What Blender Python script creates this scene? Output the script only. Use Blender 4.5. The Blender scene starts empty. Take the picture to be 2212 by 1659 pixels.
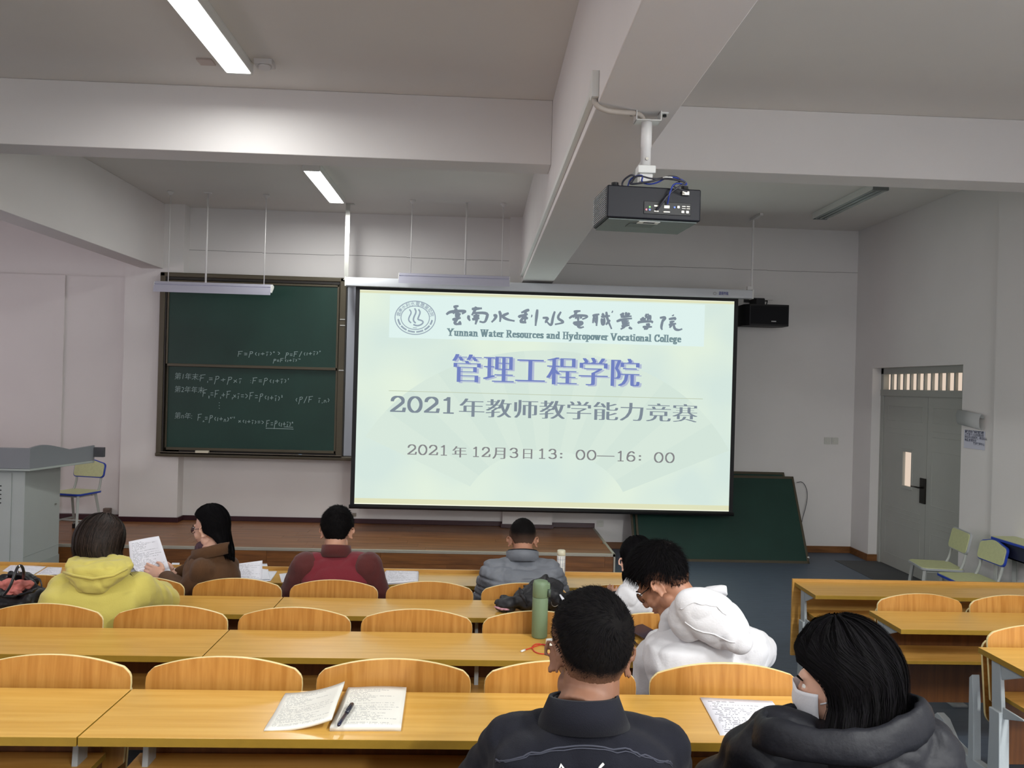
import bpy, bmesh, math, random
from mathutils import Vector, Matrix, noise
random.seed(7)
C = bpy.context.scene.collection
SC = bpy.context.scene
R = math.radians
# ------------------------------------------------------------------ camera, world, light, exposure
HC = 2.06                      # camera height above the flat front floor
FPX = 1720.0                   # focal length in pixels of the 2212 px wide frame
yaw, pit, rol = R(2.35), R(0.03), R(1.54)
Fv = Vector((math.sin(yaw)*math.cos(pit), math.cos(yaw)*math.cos(pit), math.sin(pit)))
r0 = Vector((math.cos(yaw), -math.sin(yaw), 0)); u0 = r0.cross(Fv)
Rv = r0*math.cos(rol) + u0*math.sin(rol); Uv = u0*math.cos(rol) - r0*math.sin(rol)
cam = bpy.data.cameras.new('camera'); camo = bpy.data.objects.new('camera', cam); C.objects.link(camo)
cam.sensor_width = 36; cam.lens = FPX/2212*36; cam.clip_start = 0.05; cam.clip_end = 100
m = Matrix((Rv, Uv, -Fv)).transposed().to_4x4(); m.translation = Vector((0, 0, HC)); camo.matrix_world = m
SC.camera = camo
EXPO = 0.0
SC.view_settings.view_transform = 'Standard'; SC.view_settings.look = 'None'
SC.view_settings.exposure = EXPO; SC.view_settings.gamma = 1.0; SC.view_settings.use_curve_mapping = False
SC.cycles.use_denoising = True; SC.cycles.max_bounces = 6; SC.cycles.diffuse_bounces = 4
SC.cycles.sample_clamp_indirect = 4.0
w = bpy.data.worlds.new('world'); SC.world = w; w.use_nodes = True
w.node_tree.nodes['Background'].inputs[0].default_value = (0.75, 0.82, 0.95, 1)
w.node_tree.nodes['Background'].inputs[1].default_value = 0.35
def area(name, loc, target, sx, sy, energy, col):
    l = bpy.data.lights.new(name, 'AREA'); l.shape = 'RECTANGLE'; l.size = sx; l.size_y = sy
    l.energy = energy; l.color = col
    o = bpy.data.objects.new(name, l); C.objects.link(o); o.location = loc
    o.rotation_euler = (Vector(target)-Vector(loc)).to_track_quat('-Z', 'Y').to_euler(); o['kind'] = 'helper'
    return o
# the ceiling lamps that are switched on (tubes of the fittings built below); rows at x=-1.68 and, behind the camera, x=2.2
for (lx, ly, e) in ((-1.68, 4.68, 28), (-1.68, 8.53, 33), (-1.68, 0.9, 45), (-1.68, -2.6, 80), (2.6, 0.4, 175), (2.6, -2.8, 370)):
    area('ceiling_lamp_light', (lx, ly, 4.03), (lx, ly, 0), 0.16, 1.4, e, (0.985, 1.0, 0.975))
# daylight through the left-hand windows
for ly in (1.5, 5.2):
    area('window_light', (-7.3, ly, 2.3), (0, ly, 1.6), 2.0, 1.7, 30, (1.0, 0.89, 0.94))
area('window_light', (-7.3, 8.4, 2.2), (-4, 9.6, 1.6), 1.2, 1.7, 5, (1.0, 0.86, 0.92))
# the lit rear of the hall: windows in the back wall behind the photographer
for lx, e in ((-4.5, 20), (2.6, 60)):
    area('window_light', (lx, -4.45, 2.6), (lx, 5, 2.4), 2.6, 1.5, e, (0.97, 0.98, 1.0))

# ------------------------------------------------------------------ pixel -> point on a real plane
def ray(px, py): return Rv*((px-1106)/FPX) - Uv*((py-829.5)/FPX) + Fv
def Wy(px, py, y): d = ray(px, py); p = d*(y/d.y); p.z += HC; return p
def Wz(px, py, z): d = ray(px, py); p = d*((z-HC)/d.z); p.z += HC; return p
def Wx(px, py, x): d = ray(px, py); p = d*(x/d.x); p.z += HC; return p
def fl(y): return max(0.0, 0.12*(5.12-y))

# ------------------------------------------------------------------ materials
def lin(c): c = c/255.0; return c/12.92 if c <= 0.04045 else ((c+0.055)/1.055)**2.4
def rgb(r, g, b): return (lin(r), lin(g), lin(b), 1)
MATS = {}
def mat(name, col, rough=0.6, metal=0.0, var=0.0, vscale=4.0, bump=0.0, bscale=60.0, spec=0.5, sheen=0.0, coat=0.0, stretch=(1,1,1), emit=None):
    if name in MATS: return MATS[name]
    M = bpy.data.materials.new(name); M.use_nodes = True; nt = M.node_tree; b = nt.nodes['Principled BSDF']
    b.inputs['Base Color'].default_value = col; b.inputs['Roughness'].default_value = rough
    b.inputs['Metallic'].default_value = metal; b.inputs['Specular IOR Level'].default_value = spec
    if sheen: b.inputs['Sheen Weight'].default_value = sheen
    if coat: b.inputs['Coat Weight'].default_value = coat; b.inputs['Coat Roughness'].default_value = 0.25
    if emit: b.inputs['Emission Color'].default_value = emit[0]; b.inputs['Emission Strength'].default_value = emit[1]
    if var or bump:
        tc = nt.nodes.new('ShaderNodeTexCoord'); mp = nt.nodes.new('ShaderNodeMapping'); mp.inputs['Scale'].default_value = stretch
        nt.links.new(tc.outputs['Object'], mp.inputs[0])
    if var:
        n = nt.nodes.new('ShaderNodeTexNoise'); n.inputs['Scale'].default_value = vscale; n.inputs['Detail'].default_value = 6
        nt.links.new(mp.outputs[0], n.inputs[0])
        cr = nt.nodes.new('ShaderNodeValToRGB'); e = cr.color_ramp.elements
        e[0].position = 0.3; e[1].position = 0.7
        e[0].color = tuple(max(0, c*(1-var)) for c in col[:3])+(1,); e[1].color = tuple(min(1, c*(1+var)) for c in col[:3])+(1,)
        nt.links.new(n.outputs['Fac'], cr.inputs[0]); nt.links.new(cr.outputs[0], b.inputs['Base Color'])
    if bump:
        n2 = nt.nodes.new('ShaderNodeTexNoise'); n2.inputs['Scale'].default_value = bscale; n2.inputs['Detail'].default_value = 4
        nt.links.new(mp.outputs[0], n2.inputs[0])
        bp = nt.nodes.new('ShaderNodeBump'); bp.inputs['Strength'].default_value = bump; bp.inputs['Distance'].default_value = 0.01
        nt.links.new(n2.outputs['Fac'], bp.inputs['Height']); nt.links.new(bp.outputs[0], b.inputs['Normal'])
    MATS[name] = M; return M
def wood(name, c1, c2, scale, stretch, rough=0.4, spec=0.5, coat=0.0):
    """straight-grained laminate: a stretched noise between two browns"""
    M = bpy.data.materials.new(name); M.use_nodes = True; nt = M.node_tree; b = nt.nodes['Principled BSDF']
    tc = nt.nodes.new('ShaderNodeTexCoord'); mp = nt.nodes.new('ShaderNodeMapping'); mp.inputs['Scale'].default_value = stretch
    oi = nt.nodes.new('ShaderNodeObjectInfo'); ad = nt.nodes.new('ShaderNodeVectorMath'); ad.operation = 'ADD'
    ml = nt.nodes.new('ShaderNodeMath'); ml.operation = 'MULTIPLY'; ml.inputs[1].default_value = 37.0
    nt.links.new(oi.outputs['Random'], ml.inputs[0]); nt.links.new(tc.outputs['Object'], mp.inputs[0])
    nt.links.new(mp.outputs[0], ad.inputs[0]); nt.links.new(ml.outputs[0], ad.inputs[1])
    n = nt.nodes.new('ShaderNodeTexNoise'); n.inputs['Scale'].default_value = scale; n.inputs['Detail'].default_value = 8; n.inputs['Distortion'].default_value = 0.4
    nt.links.new(ad.outputs[0], n.inputs[0])
    cr = nt.nodes.new('ShaderNodeValToRGB'); e = cr.color_ramp.elements; e[0].position = 0.32; e[1].position = 0.68; e[0].color = c1; e[1].color = c2
    nt.links.new(n.outputs['Fac'], cr.inputs[0]); nt.links.new(cr.outputs[0], b.inputs['Base Color'])
    b.inputs['Roughness'].default_value = rough; b.inputs['Specular IOR Level'].default_value = spec
    if coat: b.inputs['Coat Weight'].default_value = coat; b.inputs['Coat Roughness'].default_value = 0.2
    MATS[name] = M; return M
def emis(name, col, k=1.0):
    if name in MATS: return MATS[name]
    M = bpy.data.materials.new(name); M.use_nodes = True; b = M.node_tree.nodes['Principled BSDF']
    b.inputs['Base Color'].default_value = (0.02, 0.02, 0.02, 1); b.inputs['Roughness'].default_value = 0.9; b.inputs['Specular IOR Level'].default_value = 0.0
    b.inputs['Emission Color'].default_value = col; b.inputs['Emission Strength'].default_value = k/2**EXPO
    MATS[name] = M; return M
wall_m = mat('white_wall_paint', rgb(230, 227, 225), 0.85, var=0.02, vscale=1.5, bump=0.06, bscale=160, spec=0.2)
ceil_m = mat('ceiling_paint', rgb(230, 226, 221), 0.9, var=0.02, vscale=1.2, spec=0.1)
beam_m = mat('beam_paint', rgb(230, 226, 224), 0.88, var=0.02, vscale=1.5, bump=0.05, bscale=120, spec=0.15)
crack_m = mat('wall_crack', rgb(120, 115, 112), 0.9)
floor_m = mat('blue_vinyl', rgb(84, 96, 112), 0.5, var=0.10, vscale=6, stretch=(1, 5, 1))
floor2_m = mat('dark_threshold_floor', rgb(78, 80, 82), 0.7, var=0.08)
stage_m = wood('stage_laminate', rgb(112, 70, 38), rgb(160, 108, 66), 3.0, (0.5, 9, 9), 0.32)
riser_m = wood('riser_laminate', rgb(104, 62, 26), rgb(140, 88, 42), 3.0, (0.8, 9, 9), 0.4)
alu_m = mat('aluminium', rgb(196, 196, 190), 0.35, 0.7)
trimgrey_m = mat('stage_edge_metal', rgb(176, 170, 156), 0.45, 0.3)
maroon_m = mat('maroon_baseboard', rgb(58, 28, 36), 0.35)
brownbase_m = wood('brown_baseboard_wood', rgb(104, 66, 34), rgb(136, 90, 50), 4, (1, 6, 6), 0.4)
desk_m = wood('beech_desktop', rgb(202, 152, 66), rgb(216, 170, 86), 3.0, (0.7, 14, 14), 0.30, coat=0.15)
edge_m = mat('desk_edge_band', rgb(150, 116, 34), 0.5, var=0.06, vscale=30)  # olive edge band; shade on the desk sides is darkened into its colour
back_m = wood('beech_backrest', rgb(166, 110, 44), rgb(190, 136, 66), 3.5, (16, 16, 0.8), 0.38, coat=0.1)
ply_m = mat('pale_ply_edge', rgb(238, 218, 158), 0.4)
panel_m = wood('brown_modesty_panel', rgb(88, 50, 20), rgb(112, 68, 30), 3.0, (14, 14, 0.8), 0.45)  # brown panel, darkened so its colour carries the shade under the desktop
shelf_m = wood('beech_shelf', rgb(184, 136, 62), rgb(204, 156, 84), 3.0, (0.8, 14, 14), 0.4)
legp_m = mat('grey_painted_cast_metal', rgb(162, 168, 171), 0.5, var=0.03, bump=0.1, bscale=90)
board_m = mat('green_chalkboard', rgb(30, 60, 52), 0.42, var=0.12, vscale=2.2, spec=0.4)
bframe_m = mat('bronze_anodised_frame', rgb(86, 79, 64), 0.42, 0.3)
bframe2_m = mat('dark_bronze_groove', rgb(34, 29, 24), 0.5)
chalk_m = mat('chalk_stroke', rgb(160, 180, 178), 0.95)
white_m = mat('white_plastic', rgb(226, 226, 222), 0.4)
rod_m = mat('white_enamel_rod', rgb(226, 224, 222), 0.35)
lampal_m = mat('lamp_housing', rgb(198, 198, 214), 0.35, 0.35)
case_m = mat('screen_housing', rgb(214, 217, 222), 0.4)
black_m = mat('matte_black', rgb(16, 16, 20), 0.6)
blackp_m = mat('projector_black', rgb(18, 19, 29), 0.5, spec=.3)
steel_m = mat('brushed_steel', rgb(150, 146, 138), 0.35, 0.8)
door_m = mat('grey_door_paint', rgb(172, 174, 168), 0.5, var=0.02)
doorf_m = mat('door_frame_paint', rgb(166, 168, 162), 0.5)
hand_m = mat('dark_door_hardware', rgb(50, 48, 44), 0.35, 0.8)
outside_m = emis('corridor_daylight', rgb(226, 205, 186), 1.0)
podium_m = mat('podium_grey_steel', rgb(176, 182, 178), 0.45, var=0.02)
podium2_m = mat('podium_top_grey', rgb(134, 138, 142), 0.5)
bluetrim_m = mat('blue_edge_trim', rgb(36, 66, 172), 0.35)
greytrim_m = mat('grey_edge_trim', rgb(170, 174, 176), 0.4)
greenseat_m = mat('pale_green_laminate', rgb(196, 200, 150), 0.45, var=0.05, vscale=40)
tubeg_m = mat('grey_tube_frame', rgb(172, 176, 172), 0.4)
black_rub = mat('black_rubber', rgb(20, 20, 22), 0.7)
tube_on = emis('fluorescent_tube', (1, 1, 1, 1), 7.5)
tube_off = mat('unlit_tube', rgb(178, 184, 182), 0.3)

# ------------------------------------------------------------------ mesh helpers
class MB:
    def __init__(s): s.v = []; s.f = []; s.m = []
    def add(s, vs, fs, mi=0):
        n = len(s.v); s.v += [tuple(v) for v in vs]
        for f in fs: s.f.append(tuple(n+i for i in f)); s.m.append(mi)
        return s
    def box(s, x0, x1, y0, y1, z0, z1, mi=0, M=None):
        vs = [Vector((x, y, z)) for z in (z0, z1) for y in (y0, y1) for x in (x0, x1)]
        if M: vs = [M @ v for v in vs]
        return s.add(vs, [(0, 2, 3, 1), (4, 5, 7, 6), (0, 1, 5, 4), (2, 6, 7, 3), (0, 4, 6, 2), (1, 3, 7, 5)], mi)
    def prism(s, poly, plane, d0, d1, mi=0, mside=None, M=None):
        """poly: 2D loop; plane 'xy','xz','yz'; extruded from d0 to d1 along the remaining axis"""
        def P(a, b, d):
            v = {'xy': (a, b, d), 'xz': (a, d, b), 'yz': (d, a, b)}[plane]; v = Vector(v); return M @ v if M else v
        n = len(poly); vs = [P(a, b, d0) for a, b in poly]+[P(a, b, d1) for a, b in poly]
        s.add(vs, [tuple(range(n))[::-1], tuple(range(n, 2*n))], mi)
        k = len(s.v)-2*n
        for i in range(n): s.f.append((k+i, k+(i+1) % n, k+n+(i+1) % n, k+n+i)); s.m.append(mi if mside is None else mside)
        return s
    def tube(s, pts, r, seg=8, mi=0, caps=True):
        pts = [Vector(p) for p in pts]; rs = r if isinstance(r, (list, tuple)) else [r]*len(pts)
        rings = []; prev = None
        for i, p in enumerate(pts):
            t = (pts[min(i+1, len(pts)-1)]-pts[max(i-1, 0)]); t = t.normalized() if t.length > 1e-9 else Vector((0, 0, 1))
            if prev is None:
                a = Vector((0, 0, 1)) if abs(t.z) < 0.9 else Vector((1, 0, 0)); n1 = t.cross(a).normalized()
            else: n1 = (prev-t*prev.dot(t)).normalized()
            prev = n1; n2 = t.cross(n1)
            rings.append([p+(n1*math.cos(6.28318*k/seg)+n2*math.sin(6.28318*k/seg))*rs[i] for k in range(seg)])
        return s.rings(rings, mi, caps)
    def rings(s, rings, mi=0, caps=True):
        n = len(s.v); seg = len(rings[0])
        for rg in rings: s.v += [tuple(v) for v in rg]
        for i in range(len(rings)-1):
            for k in range(seg):
                a = n+i*seg+k; b = n+i*seg+(k+1) % seg
                s.f.append((a, b, b+seg, a+seg)); s.m.append(mi)
        if caps:
            s.f.append(tuple(n+k for k in range(seg))[::-1]); s.m.append(mi)
            s.f.append(tuple(n+(len(rings)-1)*seg+k for k in range(seg))); s.m.append(mi)
        return s
    def lathe(s, prof, c=(0, 0, 0), seg=24, mi=0):
        c = Vector(c); return s.rings([[c+Vector((r*math.cos(6.28318*k/seg), r*math.sin(6.28318*k/seg), z)) for k in range(seg)] for r, z in prof], mi)
    def ell(s, c, r, M=None, seg=16, rin=10, mi=0):
        c = Vector(c); rg = []
        for i in range(rin+1):
            th = max(0.02, min(math.pi-0.02, math.pi*i/rin)); row = []
            for k in range(seg):
                ph = 6.28318*k/seg; v = Vector((r[0]*math.sin(th)*math.cos(ph), r[1]*math.sin(th)*math.sin(ph), -r[2]*math.cos(th)))
                row.append(c+(M @ v if M else v))
            rg.append(row)
        return s.rings(rg, mi)
def obj(name, mb, mats, parent=None, smooth=False, bevel=0.0, seg=2, loc=None):
    me = bpy.data.meshes.new(name); me.from_pydata(mb.v, [], mb.f)
    if not isinstance(mats, (list, tuple)): mats = [mats]
    for x in mats: me.materials.append(x)
    if len(mats) > 1: me.polygons.foreach_set('material_index', mb.m)
    bm = bmesh.new(); bm.from_mesh(me); bmesh.ops.recalc_face_normals(bm, faces=bm.faces); bm.to_mesh(me); bm.free()
    if smooth: me.polygons.foreach_set('use_smooth', [True]*len(me.polygons))
    me.update(); o = bpy.data.objects.new(name, me); C.objects.link(o)
    if parent is not None: o.parent = parent
    if loc is not None: o.location = loc
    if bevel:
        b = o.modifiers.new('bevel', 'BEVEL'); b.width = bevel; b.segments = seg; b.limit_method = 'ANGLE'; b.angle_limit = R(40)
        if smooth is False: me.polygons.foreach_set('use_smooth', [True]*len(me.polygons)); b.harden_normals = True
    return o
def thing(name, label, cat, loc=(0, 0, 0), rotz=0.0, group=None):
    o = bpy.data.objects.new(name, None); o.empty_display_size = 0.1; C.objects.link(o)
    o.location = loc; o.rotation_euler = (0, 0, rotz); o['label'] = label; o['category'] = cat
    if group: o['group'] = group
    return o
def tag(o, label, cat, group=None):
    o['label'] = label; o['category'] = cat
    if group: o['group'] = group
    return o
def struct(name, mb, m, parent=None, label=None, **k):
    o = obj(name, mb, m, parent, **k)
    if parent is None: o['kind'] = 'structure'
    if label: o['label'] = label
    return o
def dup(root, loc, rotz, label, group=None):
    r = root.copy(); C.objects.link(r); r.location = loc; r.rotation_euler = (0, 0, rotz); r['label'] = label
    if group: r['group'] = group
    for ch in list(root.children):
        c = ch.copy(); C.objects.link(c); c.parent = r
        for g in list(ch.children):
            d = g.copy(); C.objects.link(d); d.parent = c
    return r
def text_mesh(s, size, bold=0.0, xs=(0,), align='LEFT', spacing=1.0, res=3):
    """glyph outlines of the built-in font as triangles, in local x,y; xs repeats the glyphs sideways, which thickens upright strokes only"""
    cu = bpy.data.curves.new('t', 'FONT'); cu.body = s; cu.size = size; cu.align_x = align; cu.offset = bold; cu.resolution_u = res
    cu.space_character = spacing
    o = bpy.data.objects.new('t', cu); C.objects.link(o); dg = bpy.context.evaluated_depsgraph_get(); dg.update()
    me = bpy.data.meshes.new_from_object(o.evaluated_get(dg)); V = [v.co.copy() for v in me.vertices]; F = [tuple(p.vertices) for p in me.polygons]
    bpy.data.objects.remove(o); bpy.data.curves.remove(cu); bpy.data.meshes.remove(me)
    mb = MB()
    for i, x in enumerate(xs): mb.add([v+Vector((x, 0, 0.00002*i)) for v in V], F)
    return mb
def remesh(mb, voxel, smooth=6, factor=0.5):
    me = bpy.data.meshes.new('r'); me.from_pydata(mb.v, [], mb.f)
    bm = bmesh.new(); bm.from_mesh(me); bmesh.ops.recalc_face_normals(bm, faces=bm.faces); bm.to_mesh(me); bm.free()
    o = bpy.data.objects.new('r', me); C.objects.link(o)
    md = o.modifiers.new('r', 'REMESH'); md.mode = 'VOXEL'; md.voxel_size = voxel
    if smooth: s = o.modifiers.new('s', 'SMOOTH'); s.factor = factor; s.iterations = smooth
    dg = bpy.context.evaluated_depsgraph_get(); dg.update()
    m2 = bpy.data.meshes.new_from_object(o.evaluated_get(dg)); out = MB()
    out.v = [tuple(v.co) for v in m2.vertices]; out.f = [tuple(p.vertices) for p in m2.polygons]; out.m = [0]*len(out.f)
    bpy.data.objects.remove(o); bpy.data.meshes.remove(me); bpy.data.meshes.remove(m2)
    return out
# ================================================================== THE ROOM
XR, YF, ZC = 4.846, 10.10, 4.16          # right wall, front wall, ceiling
XL, YB = -7.5, -4.6
ST, SY, SX = 0.26, 8.52, 1.515           # stage height, front edge, right end
mb = MB(); mb.box(XL, XR+0.3, 5.12, YF+0.2, -0.2, 0.0)
mb.prism([(5.12, 0), (5.12, -0.2), (YB, -0.2), (YB, fl(YB))], 'yz', XL, XR+0.3)
struct('floor', mb, floor_m, label='blue-grey vinyl floor sloping down towards the stage')
struct('ceiling', MB().box(XL, XR+0.3, YB, YF+0.2, ZC, ZC+0.15), ceil_m)
mb = MB(); mb.box(XL-0.2, XR+0.3, YF, YF+0.2, -0.1, ZC+0.1)
mb.box(-4.36, -3.66, 9.92, YF, -0.0, ZC)                      # pilaster behind the chalkboard
mb.box(0.335, 0.96, 9.98, YF, 0.0, ZC)                         # pilaster under the long beam
mb.box(XL, -5.24, 10.055, YF, 0, 3.26); mb.box(-5.24, -5.14, 10.045, YF, 0, 3.26); mb.box(-5.14, -4.36, 10.07, YF, 0, 3.26)
wf = struct('wall_front', mb, wall_m)
mb = MB()
for (a, b, z) in ((-3.66, 0.335, 3.625), (0.96, XR, 3.615)):
    x = a
    while x < b-0.02:
        x2 = min(b, x+0.45); mb.box(x, x2, YF-0.003, YF, z+0.004*math.sin(x*3), z+0.004*math.sin(x*3)+0.004); x = x2
struct('wall_crack', mb, crack_m, parent=wf, label='hairline crack running along the upper wall')
# right wall with the door recess y 7.80 .. 9.64, top at Z 2.38
DT, DY0, DY1, DX = 2.382, 7.80, 9.64, 4.955
mb = MB(); mb.box(XR, XR+0.2, YB, DY0, -0.1, ZC+0.05); mb.box(XR, XR+0.2, DY1, YF+0.1, -0.1, ZC+0.05); mb.box(XR, XR+0.2, DY0, DY1, DT, ZC+0.05)
mb.box(XR-0.03, XR+0.02, YB, 7.26, 0, ZC)
wr = struct('wall_right', mb, wall_m)
struct('wall_left', MB().box(XL-0.2, XL, YB, YF+0.2, -0.1, ZC+0.05), wall_m)
struct('wall_back', MB().box(XL-0.2, XR+0.3, YB-0.2, YB, -0.1, ZC+0.05), wall_m)
for i, y in enumerate((1.5, 5.2, 8.4)):
    wn = struct('window_%d' % (i+1), MB().box(XL, XL+0.04, y-1.05, y+1.05, 1.25, 3.2), emis('daylit_curtain', rgb(235, 214, 226), 0.9))
    mb = MB()
    for a in (-1.08, -0.03, 1.02): mb.box(XL, XL+0.07, y+a, y+a+0.06, 1.2, 3.25)
    for a in (1.2, 2.6, 3.19): mb.box(XL, XL+0.07, y-1.08, y+1.08, a, a+0.06)
    struct('window_frame', mb, white_m, parent=wn)
for i, x in enumerate((-4.5, 2.6)):
    wn = struct('window_%d' % (i+4), MB().box(x-1.3, x+1.3, YB, YB+0.04, 1.85, 3.35), emis('daylit_back_window', rgb(236, 240, 246), 0.9))
    mb = MB()
    for a in (-1.33, -0.03, 1.27): mb.box(x+a, x+a+0.06, YB, YB+0.07, 1.8, 3.4)
    for a in (1.8, 3.34): mb.box(x-1.33, x+1.33, YB, YB+0.07, a, a+0.06)
    struct('window_frame', mb, white_m, parent=wn)
# beams
struct('ceiling_beam', MB().box(0.485, 0.853, YB, YF, 3.30, ZC), beam_m, label='long beam carrying the projector', bevel=0.006)
struct('ceiling_beam', MB().box(-4.175, -3.905, YB, YF, 3.36, ZC), beam_m, label='long beam at the left of the hall', bevel=0.006)
for (a, b) in ((-3.905, 0.485), (0.853, XR), (XL, -4.175)):
    struct('ceiling_beam', MB().box(a, b, 5.85, 6.12, 3.685, ZC), beam_m, label='cross beam from %s' % ('the long beam to the right wall' if a > 0.8 else 'beam to beam'), bevel=0.006)
for (a, b) in ((-3.905, 0.485), (0.853, XR)):
    struct('ceiling_beam', MB().box(a, b, 1.6, 1.87, 3.685, ZC), beam_m)
# right baseboard
mb = MB(); mb.box(SX, XR, YF-0.015, YF, 0, 0.085); struct('baseboard_front', mb, brownbase_m, bevel=0.003)
mb = MB(); mb.box(XR-0.015, XR, DY1, YF, 0, 0.085); mb.box(XR-0.015, DX, DY1-0.015, DY1, 0, 0.085)
mb.box(XR-0.045, XR, YB, 7.26, 0, 0.085).box(XR-0.015, XR, 7.26, DY0, 0, 0.085); struct('baseboard_right', mb, brownbase_m, bevel=0.003)
struct('trim_1', MB().box(XR-0.42, XR+0.2, DY0-0.3, DY1-0.015, 0.0, 0.004), floor2_m, label='worn dark floor strip in front of the door')
# stage
stage = thing('stage', 'low wooden laminate stage under the chalkboard and screen', 'stage', ((XL+SX)/2, SY, 0)); stage['kind'] = 'structure'
def kid(name, mb, m, parent, **k):
    """build in world coordinates, then parent with the offset taken out"""
    loc = parent.location; rz = parent.rotation_euler.z
    Mi = (Matrix.Translation(loc) @ Matrix.Rotation(rz, 4, 'Z')).inverted()
    mb.v = [tuple(Mi @ Vector(v)) for v in mb.v]
    return obj(name, mb, m, parent, **k)
kid('stage_core', MB().box(XL, SX-0.02, SY+0.02, YF, 0.0, ST-0.02), riser_m, stage)
# stage boards, staggered strips laid along x
rows = 9; bw = (YF-SY-0.03)/rows
for j in range(rows):
    x = XL - random.random()*0.9
    while x < SX-0.03:
        x2 = min(x+1.21, SX-0.03); xa = max(x, XL)
        if x2-xa > 0.05:
            y0 = SY+0.03+j*bw
            kid('floor_board', MB().box(xa+0.001, x2-0.001, y0+0.001, y0+bw-0.001, ST-0.02, ST+random.uniform(-0.0004, 0.0004)), stage_m, stage)
        x = x2 if x2 < SX-0.03 else 99
for j, (z0, z1) in enumerate(((0.0, 0.115), (0.117, ST-0.03))):
    x = XL+j*0.5
    while x < SX-0.03:
        x2 = min(x+1.2, SX-0.03); kid('riser_board', MB().box(x+0.001, x2-0.001, SY+0.006, SY+0.02, z0, z1), riser_m, stage); x = x2 if x2 < SX-0.031 else 99
kid('edge_trim', MB().box(XL, SX, SY, SY+0.03, ST-0.028, ST+0.003).box(SX-0.03, SX, SY, YF, ST-0.028, ST+0.003).box(SX-0.02, SX, SY, SY+0.02, 0, ST-0.028), trimgrey_m, stage, bevel=0.003)
kid('end_panel', MB().box(SX-0.02, SX-0.006, SY+0.02, YF, 0, ST-0.028), riser_m, stage)
mb = MB(); mb.box(-3.66, 0.335, YF-0.02, YF, ST, ST+0.06); mb.box(-4.38, -3.64, 9.90, 9.92, ST, ST+0.06); mb.box(-3.66, -3.64, 9.92, YF, ST, ST+0.06)
mb.box(XL, -4.36, 10.01, 10.07, ST, ST+0.06); mb.box(0.315, 0.98, 9.96, 9.98, ST, ST+0.05); mb.box(0.96, SX, YF-0.02, YF, ST, ST+0.06)
struct('baseboard_front', mb, maroon_m, label='dark maroon baseboard above the stage', bevel=0.004)
# outlets and switches on the walls
plate_m = mat('aged_switch_plastic', rgb(206, 206, 198), 0.45)
def plate(p, w, h, nm, lab, m=plate_m, n=1):
    mb = MB()
    for i in range(n): mb.box(p.x-w/2+i*w*1.15, p.x+w/2+i*w*1.15, YF-0.012, YF, p.z-h/2, p.z+h/2)
    for i in range(n): mb.box(p.x-w/4+i*w*1.15, p.x+w/4+i*w*1.15, YF-0.016, YF-0.012, p.z-h/4, p.z+h/4)
    return tag(obj(nm, mb, m, bevel=0.002), lab, 'switch' if 'switch' in nm else 'socket')
plate(Wy(1787, 952, YF), 0.086, 0.086, 'light_switch', 'pair of white switch plates on the wall beside the screen', n=2)
plate(Wy(1296, 1131, YF), 0.086, 0.08, 'wall_socket', 'white socket on the wall above the right end of the stage')
plate(Wy(765, 1112, YF-0.01), 0.05, 0.045, 'wall_socket', 'small grey junction box below the left corner of the screen', steel_m)
p = Wy(233, 1104, 10.05)
sk = tag(obj('wall_socket', MB().box(p.x-0.05, p.x+0.04, 10.03, 10.07, p.z-0.03, p.z+0.035).box(p.x-0.02, p.x+0.05, 9.98, 10.03, p.z+0.02, p.z+0.045), mat('old_beige_plastic', rgb(120, 106, 98), 0.6)), 'broken open socket box low on the wall left of the pilaster', 'socket')
# door
door = thing('door_1', 'grey steel double door with barred transom and narrow window', 'door', (DX, (DY0+DY1)/2, 0)); door['kind'] = 'structure'; 
def fy(px, py): return Wx(px, py, DX).y
zt = 2.06-0.015                                       # top of the leaves
mb = MB(); f = 0.06
mb.box(DX, DX+0.09, DY1-f, DY1, 0, DT); mb.box(DX, DX+0.09, DY0, DY0+f, 0, DT); mb.box(DX, DX+0.09, DY0, DY1, DT-0.075, DT); mb.box(DX-0.005, DX+0.09, DY0, DY1, zt, zt+0.075)
kid('door_frame', mb, doorf_m, door, bevel=0.003)
n = 12
for i in range(1, n):
    y = DY0+f+(DY1-DY0-2*f)*i/n
    kid('transom_bar', MB().box(DX+0.02, DX+0.05, y-0.014, y+0.014, zt+0.075, DT-0.075), doorf_m, door)
kid('transom_pane', MB().box(DX+0.07, DX+0.075, DY0+f, DY1-f, zt+0.075, DT-0.075), outside_m, door, )
ysm = 8.62
wz0, wz1 = Wx(1955, 1050, DX).z, Wx(1955, 976, DX).z; wy0, wy1 = fy(1966, 1010), fy(1948, 1010)
def leaf(y0, y1, win=None):
    mb = MB(); X0, X1 = DX+0.015, DX+0.055
    if win:
        a, b, c, d = win
        mb.box(X0, X1, y0, a, 0.01, zt).box(X0, X1, b, y1, 0.01, zt).box(X0, X1, a, b, 0.01, c).box(X0, X1, a, b, d, zt)
    else: mb.box(X0, X1, y0, y1, 0.01, zt)
    return kid('door_leaf', mb, door_m, door)
L1 = leaf(ysm+0.003, DY1-f-0.003, (wy0, wy1, wz0, wz1)); L2 = leaf(DY0+f+0.003, ysm-0.003)
def sub(name, mb, m, parent, **k):
    loc = parent.parent.location
    mb.v = [tuple(Vector(v)-loc) for v in mb.v]; return obj(name, mb, m, parent, **k)
sub('pane', MB().box(DX+0.04, DX+0.045, wy0, wy1, wz0, wz1), outside_m, L1)
mb = MB(); X0 = DX+0.008
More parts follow.
